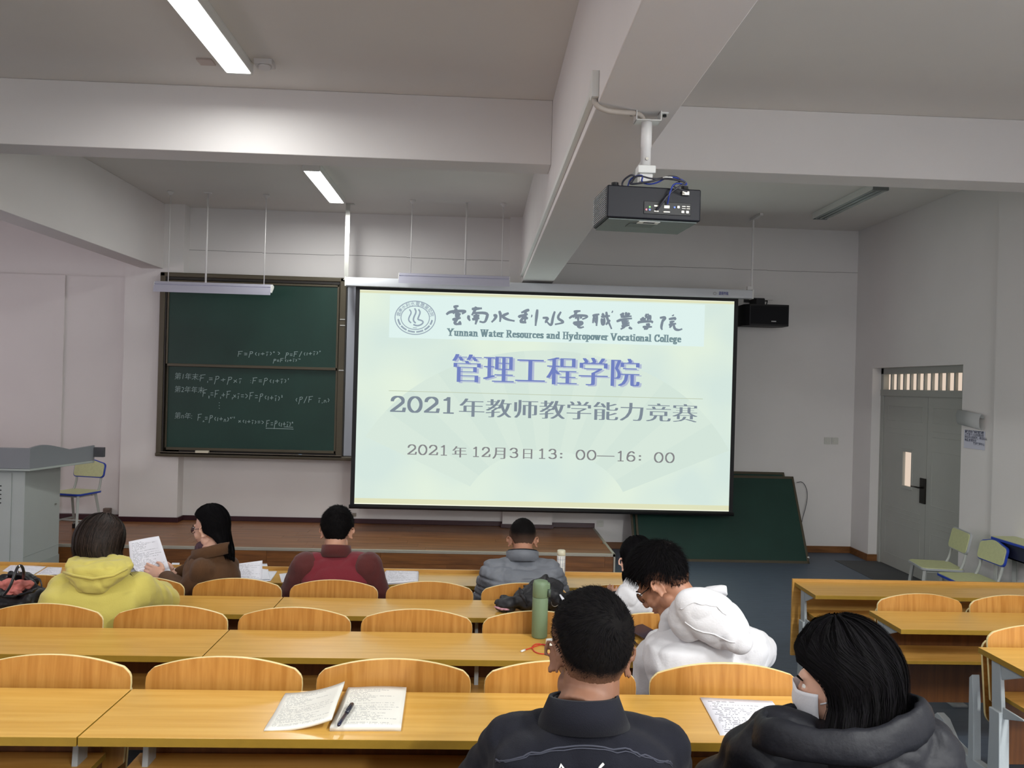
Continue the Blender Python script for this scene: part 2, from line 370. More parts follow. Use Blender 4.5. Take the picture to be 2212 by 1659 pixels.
for (a, b, c, d) in ((wy0-0.03, wy1+0.03, wz0-0.035, wz0), (wy0-0.03, wy1+0.03, wz1, wz1+0.035), (wy0-0.03, wy0, wz0, wz1), (wy1, wy1+0.03, wz0, wz1)): mb.box(X0, X0+0.012, a, b, c, d)
sub('window_bead', mb, door_m, L1, bevel=0.002)
def emb(y0, y1, parent):
    mb = MB()
    def ringb(a, b, c, d, t=0.008):
        mb.box(X0+0.004, X0+0.01, a, b, c, c+t); mb.box(X0+0.004, X0+0.01, a, b, d-t, d); mb.box(X0+0.004, X0+0.01, a, a+t, c, d); mb.box(X0+0.004, X0+0.01, b-t, b, c, d)
    y0 += 0.1; y1 -= 0.1
    ringb(y0, y1, 0.15, 0.55); ringb(y0, y1, 0.85, 1.45) if parent is L2 else None; ringb(y0, y1, 1.75, 1.93)
    for z in (0.62, 0.67, 0.72, 1.60, 1.66): mb.box(X0+0.004, X0+0.01, y0, y1, z, z+0.008)
    sub('embossed_moulding', mb, door_m, parent, bevel=0.002)
emb(ysm, DY1-f, L1); emb(DY0+f, ysm, L2)
hy0, hy1 = fy(1998, 1060), fy(1986, 1060); hz0, hz1 = Wx(1992, 1088, DX).z, Wx(1992, 1033, DX).z
sub('handle_plate', MB().box(DX-0.002, DX+0.014, hy0, hy1, hz0, hz1), hand_m, L1, bevel=0.004)
hz = Wx(1990, 1053, DX).z; hm = (hy0+hy1)/2
sub('lever_handle', MB().tube([(DX, hm, hz), (DX-0.05, hm, hz), (DX-0.055, hm+0.02, hz+0.002), (DX-0.055, hm+0.13, hz)], 0.009), hand_m, L1, smooth=True)
# notices by the door
def onwall(px, py): return Wx(px, py, XR)
a, b = onwall(2084, 928), onwall(2128, 973)
nt_ = thing('wall_notice', 'white printed notice taped beside the door', 'notice', (XR-0.004, (a.y+b.y)/2, (a.z+b.z)/2))
hh = abs(a.z-b.z); ww = abs(a.y-b.y)
obj('sheet', MB().box(-0.001, 0.001, -ww/2, ww/2, -hh/2, hh/2), mat('notice_paper', rgb(206, 208, 222), 0.8), nt_)
lines = ['温馨提示:严禁把饮料带', '入教室!个人垃圾请自觉', '带出并分类投放。带走私人', '物品,谢谢配合!', '教学管理中心']
for i, s in enumerate(lines):
    tm = text_mesh(s, ww*0.088, 0.0012 if i == 0 else 0.0006); tm.v = [(-0.0015, ww*0.46-v[0]-(ww*0.42 if i == 4 else 0), hh*0.36-i*hh*0.155+v[1]) for v in tm.v]
    obj('printed_line', tm, mat('print_ink', rgb(70, 74, 96), 0.9), nt_)
a, b = onwall(2079, 888), onwall(2129, 921)
ry = (a.y+b.y)/2; rz = (a.z+b.z)/2; rw = abs(a.y-b.y)
mb = MB(); prof = []
for i in range(15):
    t = i/14; an = -1.9+t*4.6; prof.append((XR-0.012-0.045*(1+math.cos(an))/2*1.2, rz-0.01+0.075*math.sin(an)))
vs = []
for (x, z) in prof: vs += [(x, ry-rw/2, z-0.02), (x, ry+rw/2, z+0.02)]
mb.add(vs, [(2*i, 2*i+1, 2*i+3, 2*i+2) for i in range(14)])
o = obj('curled_paper', mb, mat('curled_paper_white', rgb(176, 178, 178), 0.8), smooth=True); sd = o.modifiers.new('s', 'SOLIDIFY'); sd.thickness = 0.001
tag(o, 'blank white paper curling off the wall above the notice', 'paper')
# ceiling bits
for i, (px, lab, w2) in enumerate(((445, 'flat beige ceiling plate left of the near tube lamp', 0.05), (572, 'white smoke detector box on ceiling right of the near tube lamp', 0.06))):
    p = Wz(px, 132, ZC); mb = MB().box(p.x-w2, p.x+w2, p.y-0.05, p.y+0.05, ZC-(0.012 if i == 0 else 0.035), ZC)
    if i: mb.lathe([(0.045, ZC-0.035), (0.04, ZC-0.05), (0.01, ZC-0.052)], (p.x, p.y, 0))
    tag(obj('ceiling_box', mb, mat('ceiling_box_paint%d' % i, rgb(196, 180, 172) if i == 0 else rgb(210, 206, 204), 0.5), bevel=0.003), lab, 'detector' if i else 'plate')
# tube lamps
def tube_lamp(x, y, on, label, unused=False):
    t = thing('ceiling_lamp', label, 'ceiling lamp', (x, y, ZC))
    obj('lamp_base', MB().box(-0.09, 0.09, -0.71, 0.71, -0.028, 0), white_m, t, bevel=0.004)
    obj('reflector', MB().prism([(-0.088, -0.02), (-0.088, -0.07), (-0.082, -0.07), (-0.076, -0.03), (0.076, -0.03), (0.082, -0.07), (0.088, -0.07), (0.088, -0.02)], 'xz', -0.71, 0.71), white_m, t)
    for dx in (-0.054, 0, 0.054):
        obj('tube', MB().tube([(dx, -0.68, -0.06), (dx, 0.68, -0.06)], 0.014, 10), tube_on if on else tube_off, t, smooth=True)
    for s in (-1, 1):
        obj('lamp_holder', MB().box(-0.08, 0.08, s*0.7-0.015, s*0.7+0.015, -0.075, -0.02), white_m if on else mat('lamp_end_grey', rgb(120, 124, 122), 0.5), t, bevel=0.003)
    return t
tube_lamp(-1.66, 4.70, True, 'lit three-tube ceiling lamp nearest the camera, above the left seats')
tube_lamp(-1.69, 8.53, True, 'short lit three-tube ceiling lamp beyond the cross beam')
tube_lamp(3.93, 8.46, False, 'unlit three-tube ceiling lamp in the right bay')
for (x, y, d_) in ((-1.68, 0.9, 'over the left block, between the two cross beams'), (-1.68, -2.6, 'at the rear left of the hall'), (2.6, 0.4, 'over the right block'), (2.6, -2.8, 'at the rear right of the hall')): tube_lamp(x, y, True, 'lit three-tube ceiling lamp '+d_)
# pendant board lamps
def board_lamp(px0, px1, ztop, y, rods, label, mid):
    a = Wy(px0, 620, y).x; b = Wy(px1, 620, y).x; cx = (a+b)/2; L = (b-a)/2
    t = thing('board_lamp', label, 'pendant lamp', (cx, y, ztop-0.12))
    obj('lamp_housing', MB().prism([(0.06, 0.115), (0.06, 0.125), (0, 0.13), (-0.045, 0.12), (-0.058, 0.095), (-0.05, 0.088), (-0.062, 0.08), (-0.075, 0.035), (-0.082, 0.0), (-0.076, 0.0), (-0.03, 0.08), (0.06, 0.10)], 'yz', -L, L), lampal_m, t)
    for s in (-1, 1): obj('end_cap', MB().prism([(0.06, 0.115), (0.0, 0.13), (-0.05, 0.115), (-0.06, 0.08), (-0.07, 0.03), (-0.02, 0.03), (0.05, 0.09)], 'yz', s*L-0.006, s*L+0.006), white_m, t, bevel=0.002)
    obj('tube', MB().tube([(-L+0.04, -0.02, 0.055), (L-0.04, -0.02, 0.055)], 0.013), tube_off, t, smooth=True)
    for i, rx in enumerate(rods):
        x = Wy(rx, 620, y).x-cx; r = 0.011 if i == mid else 0.0055
        obj('rod', MB().tube([(x, 0, 0.12), (x, 0, ZC-ztop+0.12)], r), rod_m, t, smooth=True)
        zz = ZC-ztop+0.12
        obj('ceiling_rose', MB().lathe([(0.035, zz), (0.036, zz-0.012), (0.02, zz-0.03), (0.012, zz-0.045)], (x, 0, 0), 16) if i != mid else MB().box(x-0.04, x+0.04, -0.02, 0.02, zz-0.008, zz), rod_m, t, smooth=i != mid)
board_lamp(337, 588, 1.062+2.06, 9.25, (363, 444, 570), 'long lamp on three rods in front of the chalkboard', 1)
board_lamp(862, 1100, 1.246+2.06, 9.25, (886, 1004, 1083), 'long lamp on three rods above the projection screen', 1)
# ================================================================== CHALKBOARD
bx0, bx1 = -3.90, 3.10; bz0, bz1 = 2.06-0.985, 2.06+1.25
cb = thing('chalkboard', 'green sliding chalkboard with white handwriting', 'chalkboard', (-2.5, 9.88, bz0))
BY = 9.82
kid('outer_frame', MB().box(bx0, bx1, BY, 9.94, bz1-0.055, bz1).box(bx0, bx1, BY-0.02, 9.94, bz0, bz0+0.045).box(bx0, bx0+0.065, BY, 9.94, bz0, bz1).box(-1.735, -1.655, BY, 9.94, bz0, bz1).box(bx1-0.065, bx1, BY, 9.94, bz0, bz1), bframe_m, cb, bevel=0.012, seg=3)
kid('frame_groove', MB().box(bx0+0.068, -1.738, BY+0.012, 9.93, bz1-0.085, bz1-0.05).box(bx0+0.066, bx0+0.082, BY+0.01, 9.93, bz0+0.04, bz1-0.05), bframe2_m, cb)
kid('backing', MB().box(bx0+0.02, bx1-0.02, 9.92, 9.95, bz0, bz1-0.02), bframe2_m, cb)
zmid = 2.06+0.137
def slate(z0, z1, y, nm):
    s = kid(nm, MB().box(bx0+0.105, -1.765, y, y+0.02, z0+0.03, z1-0.02), board_m, cb)
    kid('slate_frame', MB().box(bx0+0.085, -1.74, y-0.012, y+0.022, z0, z0+0.034).box(bx0+0.085, -1.74, y-0.012, y+0.022, z1-0.026, z1).box(bx0+0.085, bx0+0.108, y-0.012, y+0.022, z0, z1).box(-1.768, -1.742, y-0.012, y+0.022, z0, z1), bframe_m, cb, bevel=0.004)
    return s
slate(zmid-0.025, bz1-0.09, BY+0.03, 'upper_slate'); slate(bz0+0.075, zmid+0.0, BY+0.062, 'lower_slate')
kid('chalk_ledge', MB().box(bx0+0.07, -1.66, BY-0.035, 9.93, bz0+0.04, bz0+0.052).box(bx0+0.07, -1.66, BY-0.035, BY-0.03, bz0+0.04, bz0+0.062), mat('ledge_metal', rgb(120, 112, 100), 0.35, 0.5), cb)
kid('grey_centre_panel', MB().box(-1.65, 3.03, 9.895, 9.92, bz0+0.05, bz1-0.06), mat('grey_centre_board', rgb(190, 194, 204), 0.4), cb)
for (px, py) in ((740, 690), (740, 703), (737, 800)): 
    p = Wy(px, py, BY-0.004); kid('latch', MB().box(p.x-0.03, p.x+0.03, BY-0.01, BY, p.z-0.006, p.z+0.006), alu_m, cb)
p = Wy(437, 974, BY-0.02)
tag(obj('board_eraser', MB().box(p.x-0.08, p.x+0.08, BY-0.045, BY-0.0, bz0+0.052, bz0+0.082), mat('eraser_cream', rgb(206, 200, 180), 0.8), bevel=0.006), 'cream board eraser lying on the chalkboard ledge', 'eraser')
tag(obj('chalk_stick', MB().tube([Wy(645, 984, BY-0.02)+Vector((0, 0, 0)), Wy(652, 984, BY-0.02)], 0.006), mat('blue_chalk', rgb(140, 190, 230), 0.9)), 'short light blue chalk stick on the chalkboard ledge', 'chalk')
bpy.data.objects['chalk_stick'].location.z = bz0+0.058-Wy(648, 984, BY-0.02).z
# handwriting: stroke letters (unit boxes 0..1, baseline 0)
G = {'F': [[(0, 0), (.12, 1)], [(0, .95), (.6, 1.05)], [(.06, .5), (.42, .55)]], 'P': [[(0, -.3), (.2, .9)], [(.1, .85), (.5, .95), (.5, .6), (.12, .45)]],
 '=': [[(0, .6), (.4, .62)], [(0, .3), (.4, .33)]], '+': [[(0, .4), (.5, .45)], [(.25, .15), (.27, .7)]], '(': [[(.3, .7), (.1, .45), (.28, .15)]], ')': [[(0, .7), (.22, .45), (0, .1)]],
 'i': [[(.1, 0), (.14, .45)], [(0, .7), (.3, .74)]], '1': [[(.05, .05), (.1, .6)]], 'x': [[(0, .1), (.35, .55)], [(0, .5), (.38, .15)]], 'n': [[(0, 0), (.05, .4)], [(.05, .35), (.2, .45), (.3, 0)]],
 '>': [[(0, .75), (.4, .5), (.05, .2)]], '/': [[(0, -.1), (.4, 1)]], '2': [[(0, .5), (.2, .65), (.25, .4), (0, 0), (.35, .05)]], ':': [[(0, .2), (.05, .22)], [(0, .55), (.05, .57)]], '-': [[(0, .4), (.3, .42)]], ',': [[(.05, .05), (0, -.15)]], '.': [[(0, .05), (.04, .06)]], ' ': []}
def ribbon(mb, pts, wd, y, wfn=None):
    """flat brush stroke in a plane y = const through world points (x,z)"""
    pts = [Vector((p[0], p[1])) for p in pts]; n = len(pts); L = []
    for i, p in enumerate(pts):
        t = pts[min(i+1, n-1)]-pts[max(i-1, 0)]; t = t.normalized() if t.length > 1e-9 else Vector((1, 0)); nn = Vector((-t.y, t.x))
        h = (wd if wfn is None else wfn(i/(n-1)))/2; L.append((p+nn*h, p-nn*h))
    k = len(mb.v)
    for a, b in L: mb.v += [(a.x, y, a.y), (b.x, y, b.y)]
    for i in range(n-1): mb.f.append((k+2*i, k+2*i+1, k+2*i+3, k+2*i+2)); mb.m.append(0)
def smoothpts(pts, it=2):
    for _ in range(it):
        q = [pts[0]]
        for a, b in zip(pts, pts[1:]): q += [(a[0]*.75+b[0]*.25, a[1]*.75+b[1]*.25), (a[0]*.25+b[0]*.75, a[1]*.25+b[1]*.75)]
        pts = q+[pts[-1]]
    return pts
def write(s, px, py, px1, py1, hpx, y, small=False):
    """chalk writing along the line from one spot of the board to another"""
    a, b = Wy(px, py, y), Wy(px1, py1, y); h = (Wy(px, py-hpx, y)-a).z; mb = MB(); adv = []
    k = 1.0; x = 0; sup = 0; items = []
    for ch in s:
        if ch == '^': sup = 1; continue
        if ch == '~': sup = -1; continue
        sc = 0.5 if sup else 1.0; off = 0.55 if sup == 1 else (-0.15 if sup == -1 else 0)
        items.append((ch, x, sc, off)); wch = max([q[0] for st in G[ch] for q in st] or [.3]); x += wch*sc+0.22*(0.6 if sup else 1); 
        if ch not in '^~': sup = 0 if not (sup and ch == '-') else sup
    sx = (b.x-a.x)/x; tot = x
    for ch, cx, sc, off in items:
        for st in G[ch]:
            pts = [(a.x+(cx+q[0]*sc)*sx, a.z+(b.z-a.z)*(cx/tot)+(q[1]*sc+off+random.uniform(-.03, .03))*h) for q in st]
            ribbon(mb, smoothpts(pts), 0.0066, y)
    return mb
CY1, CY2 = BY+0.028, BY+0.060
wr_ = MB()
for a in (('F=P(1+i)^n', 514, 770, 595, 768, 11), ('>', 600, 768, 608, 768, 10), ('P=F/(1+i)^n', 616, 772, 694, 766, 11), ('P=F(1+i)^-^n', 590, 783, 650, 781, 8)):
    t = write(*a, CY1); wr_.add(t.v, t.f)
kid('chalk_writing', wr_, chalk_m, cb)['kind'] = 'stuff'
wr_ = MB()
for a in (('F~1=P+PxI'.replace('I', 'i'), 432, 824, 526, 829, 14), (':F=P(1+i)^1', 541, 829, 625, 828, 13), ('F~2=F~1+F~1xi=>F=P(1+i)^2', 438, 857, 612, 867, 15),
          ('(P/F i,n)', 637, 869, 715, 870, 13), ('F~n=P(1+n)^n^-^1', 427, 909, 508, 912, 14), ('x(1+i)=>', 515, 914, 573, 918, 11), ('F=P(1+i)^n', 575, 922, 634, 922, 14)):
    t = write(*a, CY2); wr_.add(t.v, t.f)
for a in ((574, 925, 634, 927), (613, 922, 633, 923)):
    p, q = Wy(a[0], a[1], CY2), Wy(a[2], a[3], CY2); ribbon(wr_, [(p.x, p.z), (q.x, q.z)], 0.006, CY2)
for py in (870, 876, 882):
    p = Wy(473, py, CY2); ribbon(wr_, [(p.x, p.z), (p.x+0.008, p.z)], 0.008, CY2)
for s, px, py, h in (('第1年末:', 376, 818, 14), ('第2年年末:', 376, 846, 13.5), ('第n年:', 376, 903, 13.5)):
    p = Wy(px, py, CY2); tm = text_mesh(s, h/FPX*CY2*1.12, -0.0007)
    wr_.add([(p.x+v[0]*0.92+v[1]*0.12, CY2-0.0004, p.z+v[1]-v[0]*0.01) for v in tm.v], tm.f)
kid('chalk_writing', wr_, chalk_m, cb)['kind'] = 'stuff'
# ================================================================== PROJECTION SCREEN
SYY = 9.50
ps = thing('projection_screen', 'large pull-down projection screen showing a college slide', 'screen', (0.83, SYY, 2.06+1.17))
def sw(px, py, y=SYY): return Wy(px, py, y)
hx0, hx1 = sw(748, 608).x, sw(1623, 635).x; hz0, hz1 = 2.06+1.11, 2.06+1.213
kid('screen_housing', MB().prism([(SYY-0.06, hz0), (SYY-0.065, hz0+0.08), (SYY-0.05, hz1), (SYY+0.06, hz1), (SYY+0.06, hz0)], 'yz', hx0, hx1), case_m, ps, bevel=0.006)
for s, x in ((0, hx0), (1, hx1)): kid('end_cap', MB().box(x-0.008, x+0.008, SYY-0.066, SYY+0.062, hz0-0.005, hz1+0.004), white_m, ps, bevel=0.003)
c0, c1 = sw(770.5, 620), sw(1592, 645); c2, c3 = sw(754, 1094.7), sw(1585.4, 1113.8)
ex0, ex1 = (c0.x+c2.x)/2, (c1.x+c3.x)/2; ez1, ez0 = 2.06+1.112, (c2.z+c3.z)/2
mb = MB(); nn = 12
kid('black_border', MB().box(ex0, ex1, SYY-0.002, SYY, ez0, ez1), black_m, ps)
kid('bottom_bar', MB().tube([(ex0-0.01, SYY, ez0+0.01), (ex1+0.01, SYY, ez0+0.01)], 0.024, 12), black_m, ps, smooth=True)
# picture area
i0, i1 = sw(777, 628), sw(1583, 1107); sx0 = (sw(779, 628).x+sw(764, 1086).x)/2; sx1 = (sw(1584, 650).x+sw(1576, 1107).x)/2
sz1 = (sw(779, 627).z+sw(1584, 650).z)/2; sz0 = (sw(764, 1086).z+sw(1576, 1107).z)/2
def slidemat():
    M = bpy.data.materials.new('projected_slide'); M.use_nodes = True; nt = M.node_tree; b = nt.nodes['Principled BSDF']
    b.inputs['Base Color'].default_value = (0.02, 0.02, 0.02, 1); b.inputs['Roughness'].default_value = 0.9; b.inputs['Specular IOR Level'].default_value = 0
    tc = nt.nodes.new('ShaderNodeTexCoord'); n = nt.nodes.new('ShaderNodeTexNoise'); n.inputs['Scale'].default_value = 1.1; n.inputs['Detail'].default_value = 1.5
    nt.links.new(tc.outputs['Object'], n.inputs[0]); cr = nt.nodes.new('ShaderNodeValToRGB'); e = cr.color_ramp.elements
    e[0].position = 0.35; e[1].position = 0.65; e[0].color = rgb(212, 230, 222); e[1].color = rgb(226, 240, 222)
    nt.links.new(n.outputs['Fac'], cr.inputs[0]); nt.links.new(cr.outputs[0], b.inputs['Emission Color']); b.inputs['Emission Strength'].default_value = 1/2**EXPO
    return M
kid('slide_image', MB().box(sx0, sx1, SYY-0.004, SYY-0.002, sz0, sz1), slidemat(), ps)
def quad(mb, pts, y): mb.add([(p.x, y, p.z) for p in pts], [tuple(range(len(pts)))])
def zint(px, py): return sw(px, py)
band = emis('slide_band', rgb(222, 224, 188)); bh = 0.035
for a, b in ((sz1-bh, sz1-0.008), (sz0+0.012, sz0+bh*2)): kid('slide_edge_band', MB().box(sx0, sx1, SYY-0.0045, SYY-0.004, a, b), band, ps)
for a, b in ((sz0, sz0+0.012), (sz1-0.008, sz1)): kid('slide_edge_line', MB().box(sx0, sx1, SYY-0.0045, SYY-0.004, a, b), emis('slide_bright', rgb(246, 250, 228)), ps)
# banner rectangle behind the college name
a, b, c, d = sw(842, 638), sw(1522, 657), sw(1521, 751), sw(841, 727)
mb = MB(); quad(mb, [Vector((((a.x+d.x)/2), 0, (a.z+b.z)/2)), Vector((((b.x+c.x)/2), 0, (a.z+b.z)/2)), Vector((((b.x+c.x)/2), 0, (c.z+d.z)/2)), Vector((((a.x+d.x)/2), 0, (c.z+d.z)/2))], SYY-0.0048)
kid('slide_banner', mb, emis('slide_banner_tone', rgb(222, 241, 237)), ps)
# folding-fan watermark: alternate ribs
fc = sw(1178, 1128); fo = sw(1172, 757); Ro = (fo.z-fc.z)*1.0
Lp, Rp = sw(779, 938), sw(1570, 975)
al = math.atan2(Lp.z-fc.z, Lp.x-fc.x); ar = math.atan2(Rp.z-fc.z, Rp.x-fc.x); Rx = math.hypot(Lp.x-fc.x, Lp.z-fc.z); Ri = 0.30
def fp(t, f):
    an = al+(ar-al)*t; rr = Rx*(1-abs(math.sin(an))**2)+Ro*abs(math.sin(an))**2; rr *= f
    return Vector((fc.x+math.cos(an)*rr, 0, fc.z+math.sin(an)*rr))
for tone in (0, 1):
    mb = MB(); N = 14
    for i in range(N):
        if i % 2 != tone: continue
        P = [fp((i+k/4)/N, 1.0) for k in range(5)]+[fp((i+1-k/4)/N, 0.42) for k in range(5)]
        quad(mb, P, SYY-0.0046)
    kid('slide_fan_rib', mb, emis('slide_fan_%d' % tone, rgb(211, 228, 217) if tone else rgb(215, 231, 219)), ps)
a, b = sw(840, 842), sw(1518, 864); zz = (a.z+b.z)/2
kid('slide_rule', MB().box(a.x, b.x, SYY-0.0052, SYY-0.0048, zz-0.003, zz+0.003), emis('slide_rule_tone', rgb(186, 196, 170)), ps)
ink = emis('slide_ink_grey', rgb(126, 138, 150)); inkb = emis('slide_ink_blue', rgb(112, 128, 192)); inks = emis('slide_ink_shadow', rgb(178, 188, 212)); inkd = emis('slide_ink_brown', rgb(132, 132, 134)); inkt = emis('slide_ink_teal', rgb(118, 142, 148))
def fit(tm, x0, x1, z0, z1, y, skew=0):
    xs = [v[0] for v in tm.v]; ys = [v[1] for v in tm.v]; ax, bx, ay, by = min(xs), max(xs), min(ys), max(ys)
    tm.v = [(x0+(v[0]-ax)/(bx-ax)*(x1-x0), y-v[2]*2, z0+(v[1]-ay)/(by-ay)*(z1-z0)) for v in tm.v]; return tm
def line(s, px0, px1, pyt, pyb, m, name, bold=0.0, thick=0.03, y=SYY-0.0056, n=5):
    """one line of slide text, set between two columns and two heights measured at the middle of the line"""
    x0, x1 = sw(px0, pyt).x, sw(px1, pyt).x; mid = (px0+px1)/2; z1, z0 = sw(mid, pyt).z, sw(mid, pyb).z
    tm = text_mesh(s, 1.0, bold, [thick*(k/(n-1)-.5) for k in range(n)] if thick else (0,))
    return kid(name, fit(tm, x0, x1, z0, z1, y), m, ps)
line('管理工程学院', 979, 1385, 770, 830, inks, 'title_shadow', -0.017, 0.075, SYY-0.0052); 
bpy.data.objects['title_shadow'].location += Vector((0.014, 0, -0.014))
line('管理工程学院', 977, 1383, 770, 830, inkb, 'slide_title', -0.017, 0.075)
# --- slide digits and letters drawn with a broad pen: upright strokes thick, level strokes thin (a song / roman look)
def arc(cx, cy, rx, ry, a0, a1, n=10): return [(cx+rx*math.cos(R(a0+(a1-a0)*i/n)), cy+ry*math.sin(R(a0+(a1-a0)*i/n))) for i in range(n+1)]
D = {'0': [arc(.5, .5, .36, .5, 90, 450, 24)],
 '1': [[(.5, 0), (.5, 1)], [(.5, 1), (.42, .9), (.28, .84)], [(.28, 0), (.72, 0)]],
 '2': [[(.16, .72)]+arc(.48, .72, .32, .28, 170, -30, 10)+[(.14, .04)], [(.14, .03), (.84, .03), (.88, .24)]],
 '3': [[(.16, .8)]+arc(.46, .75, .28, .25, 150, -80, 9)+[(.4, .52)], [(.4, .52)]+arc(.46, .27, .34, .27, 80, -150, 11)],
 '6': [[(.8, .84), (.62, 1.0), (.42, .95), (.22, .75), (.14, .4)]+arc(.5, .3, .36, .3, 180, 360, 10)+arc(.5, .3, .36, .3, 0, 180, 10)],
 ':': [arc(.2, .1, .05, .05, 0, 360, 6), arc(.2, .55, .05, .05, 0, 360, 6)], '.': [arc(.2, .1, .05, .05, 0, 360, 6)], '"': [arc(.2, .55, .05, .05, 0, 360, 6)], '-': [[(0, .42), (1, .42)]]}
xh = .66
def stem(x, y0, y1, ft=1, tp=1, l=.13): return [[(x, y0), (x, y1)]]+([[(x-l, y0), (x+l, y0)]] if ft else [])+([[(x-l, y1), (x+.02, y1)]] if tp else [])
D.update({
 'Y': [[(.08, 1), (.45, .5), (.45, 0)], [(.82, 1), (.45, .5)], [(0, 1), (.24, 1)], [(.7, 1), (.92, 1)], [(.3, 0), (.6, 0)]],
 'u': stem(.14, .1, xh, 0)+[[(.14, .15), (.22, .02), (.38, .02), (.5, .15)]]+[[(.52, 0), (.52, xh)], [(.4, xh), (.52, xh)], [(.52, 0), (.64, 0)]],
 'n': stem(.14, 0, xh)+[[(.14, .48), (.28, .64), (.42, .64), (.52, .5), (.52, 0)], [(.4, 0), (.64, 0)]],
 'a': [[(.1, .52), (.2, .65), (.36, .65), (.44, .52), (.44, .05), (.56, .03)], [(.44, .38), (.2, .32), (.1, .16), (.2, .02), (.34, .05), (.44, .18)]],
 'W': [[(.06, 1), (.32, 0)], [(.56, 1), (.32, 0)], [(.5, 1), (.78, 0)], [(1.0, 1), (.78, 0)], [(0, 1), (.2, 1)], [(.4, 1), (.62, 1)], [(.92, 1), (1.1, 1)]],
 't': [[(.2, .85), (.2, .1), (.32, .02), (.42, .1)], [(.04, .64), (.4, .64)]], 'e': [[(.1, .36), (.5, .36)], [(.5, .36), (.46, .58), (.3, .66), (.14, .55), (.1, .32), (.16, .1), (.32, .02), (.5, .12)]],
 'r': stem(.14, 0, xh)+[[(.14, .5), (.28, .64), (.4, .6)]], 'R': stem(.14, 0, 1, 1, 1)+[[(.14, 1), (.5, 1), (.62, .85), (.62, .68), (.5, .52), (.14, .52)], [(.38, .52), (.66, .04), (.78, .02)]],
 's': [[(.42, .54), (.34, .66), (.16, .64), (.1, .5), (.2, .38), (.38, .28), (.42, .12), (.3, .01), (.14, .04), (.08, .16)]],
 'o': [arc(.32, .33, .22, .33, 90, 450, 16)], 'c': [[(.48, .52), (.38, .65), (.22, .63), (.1, .4), (.12, .16), (.28, .02), (.48, .12)]],
 'd': [[(.5, 0), (.5, 1)], [(.38, 1), (.5, 1)], [(.5, 0), (.62, 0)], [(.5, .52), (.36, .65), (.2, .62), (.1, .4), (.12, .14), (.26, .01), (.42, .06), (.5, .16)]],
 'H': stem(.16, 0, 1, 1, 1)+stem(.68, 0, 1, 1, 1)+[[(.16, .52), (.68, .52)], [(.16, 1), (.3, 1)], [(.68, 1), (.82, 1)]],
 'y': [[(.08, xh), (.32, .02)], [(.58, xh), (.32, .02), (.2, -.26), (.08, -.26)], [(0, xh), (.2, xh)], [(.46, xh), (.66, xh)]],
 'p': stem(.14, -.3, xh)+[[(.14, .52), (.3, .65), (.46, .6), (.54, .38), (.5, .12), (.36, .01), (.2, .06), (.14, .14)]],
 'w': [[(.06, xh), (.26, 0)], [(.44, xh), (.26, 0)], [(.4, xh), (.6, 0)], [(.8, xh), (.6, 0)], [(0, xh), (.16, xh)], [(.72, xh), (.88, xh)]],
 'V': [[(.08, 1), (.44, 0)], [(.8, 1), (.44, 0)], [(0, 1), (.24, 1)], [(.68, 1), (.9, 1)]], 'i': stem(.14, 0, xh)+[arc(.14, .9, .05, .05, 0, 360, 6)],
 'l': stem(.14, 0, 1), 'C': [[(.74, .78), (.62, .98), (.4, 1), (.16, .8), (.1, .45), (.2, .12), (.44, 0), (.66, .06), (.78, .24)], [(.74, .7), (.74, 1)]],
 'g': [arc(.28, .42, .17, .22, 90, 450, 14), [(.18, .22), (.12, .1), (.3, .03), (.48, 0), (.52, -.16), (.36, -.28), (.14, -.24), (.1, -.1), (.2, .02)], [(.42, .58), (.54, .66)]], ' ': []})
def adv(ch): return .42 if ch == ' ' else max(q[0] for s_ in D[ch] for q in s_)+.14
def penline(s, x0, x1, z0, zh, y, thick, thin, cell=None):
    """set s between x0 and x1, baseline z0, cap height zh"""
    mb = MB(); ws = [adv(c) if cell is None else 1.0 for c in s]; tot = sum(ws); k = (x1-x0)/tot; x = x0
    for c, w_ in zip(s, ws):
        for st in D[c]:
            pts = [(x+q[0]*k, z0+q[1]*zh) for q in st]
            if len(pts) > 3: pts = smoothpts(pts, 1)
            for a, b in zip(pts, pts[1:]):
                t = Vector((b[0]-a[0], b[1]-a[1])); 
                if t.length < 1e-7: continue
                t.normalize(); hx = thick/2; hz = thin/2; e = 0.0
                # broad nib: a rectangle thick x thin swept from a to b (hull of the two rectangles)
                P = [(-hx, -hz), (hx, -hz), (hx, hz), (-hx, hz)]
                allp = [(a[0]+u, a[1]+v) for u, v in P]+[(b[0]+u, b[1]+v) for u, v in P]
                allp = sorted(set((round(u, 5), round(v, 5)) for u, v in allp)); lo = []; up = []
                for q in allp:
                    while len(lo) > 1 and (lo[-1][0]-lo[-2][0])*(q[1]-lo[-2][1])-(lo[-1][1]-lo[-2][1])*(q[0]-lo[-2][0]) <= 0: lo.pop()
                    lo.append(q)
                for q in reversed(allp):
                    while len(up) > 1 and (up[-1][0]-up[-2][0])*(q[1]-up[-2][1])-(up[-1][1]-up[-2][1])*(q[0]-up[-2][0]) <= 0: up.pop()
                    up.append(q)
                h = lo[:-1]+up[:-1]; mb.add([(u, y, v) for u, v in h], [tuple(range(len(h)))])
        x += w_*k
    return mb
TY = SYY-0.0056
def span(px0, px1, pt, pb, px=None):
    """x0, x1 and z range at row between two columns; pt/pb are read at column px"""
    px = px if px is not None else (px0+px1)/2
    return sw(px0, pt).x, sw(px1, pt).x, sw(px, pb).z, sw(px, pt).z
x0, x1, z0, z1 = span(967, 1472, 716, 731, 1218)
kid('slide_english_line', penline('Yunnan Water Resources and Hydropower Vocational College', x0, x1, z0-0.006, (z1-z0)*.98, TY, 0.0195, 0.0085), inkt, ps)
x0, x1, z0, z1 = span(842, 988, 856.5, 889.5, 862)
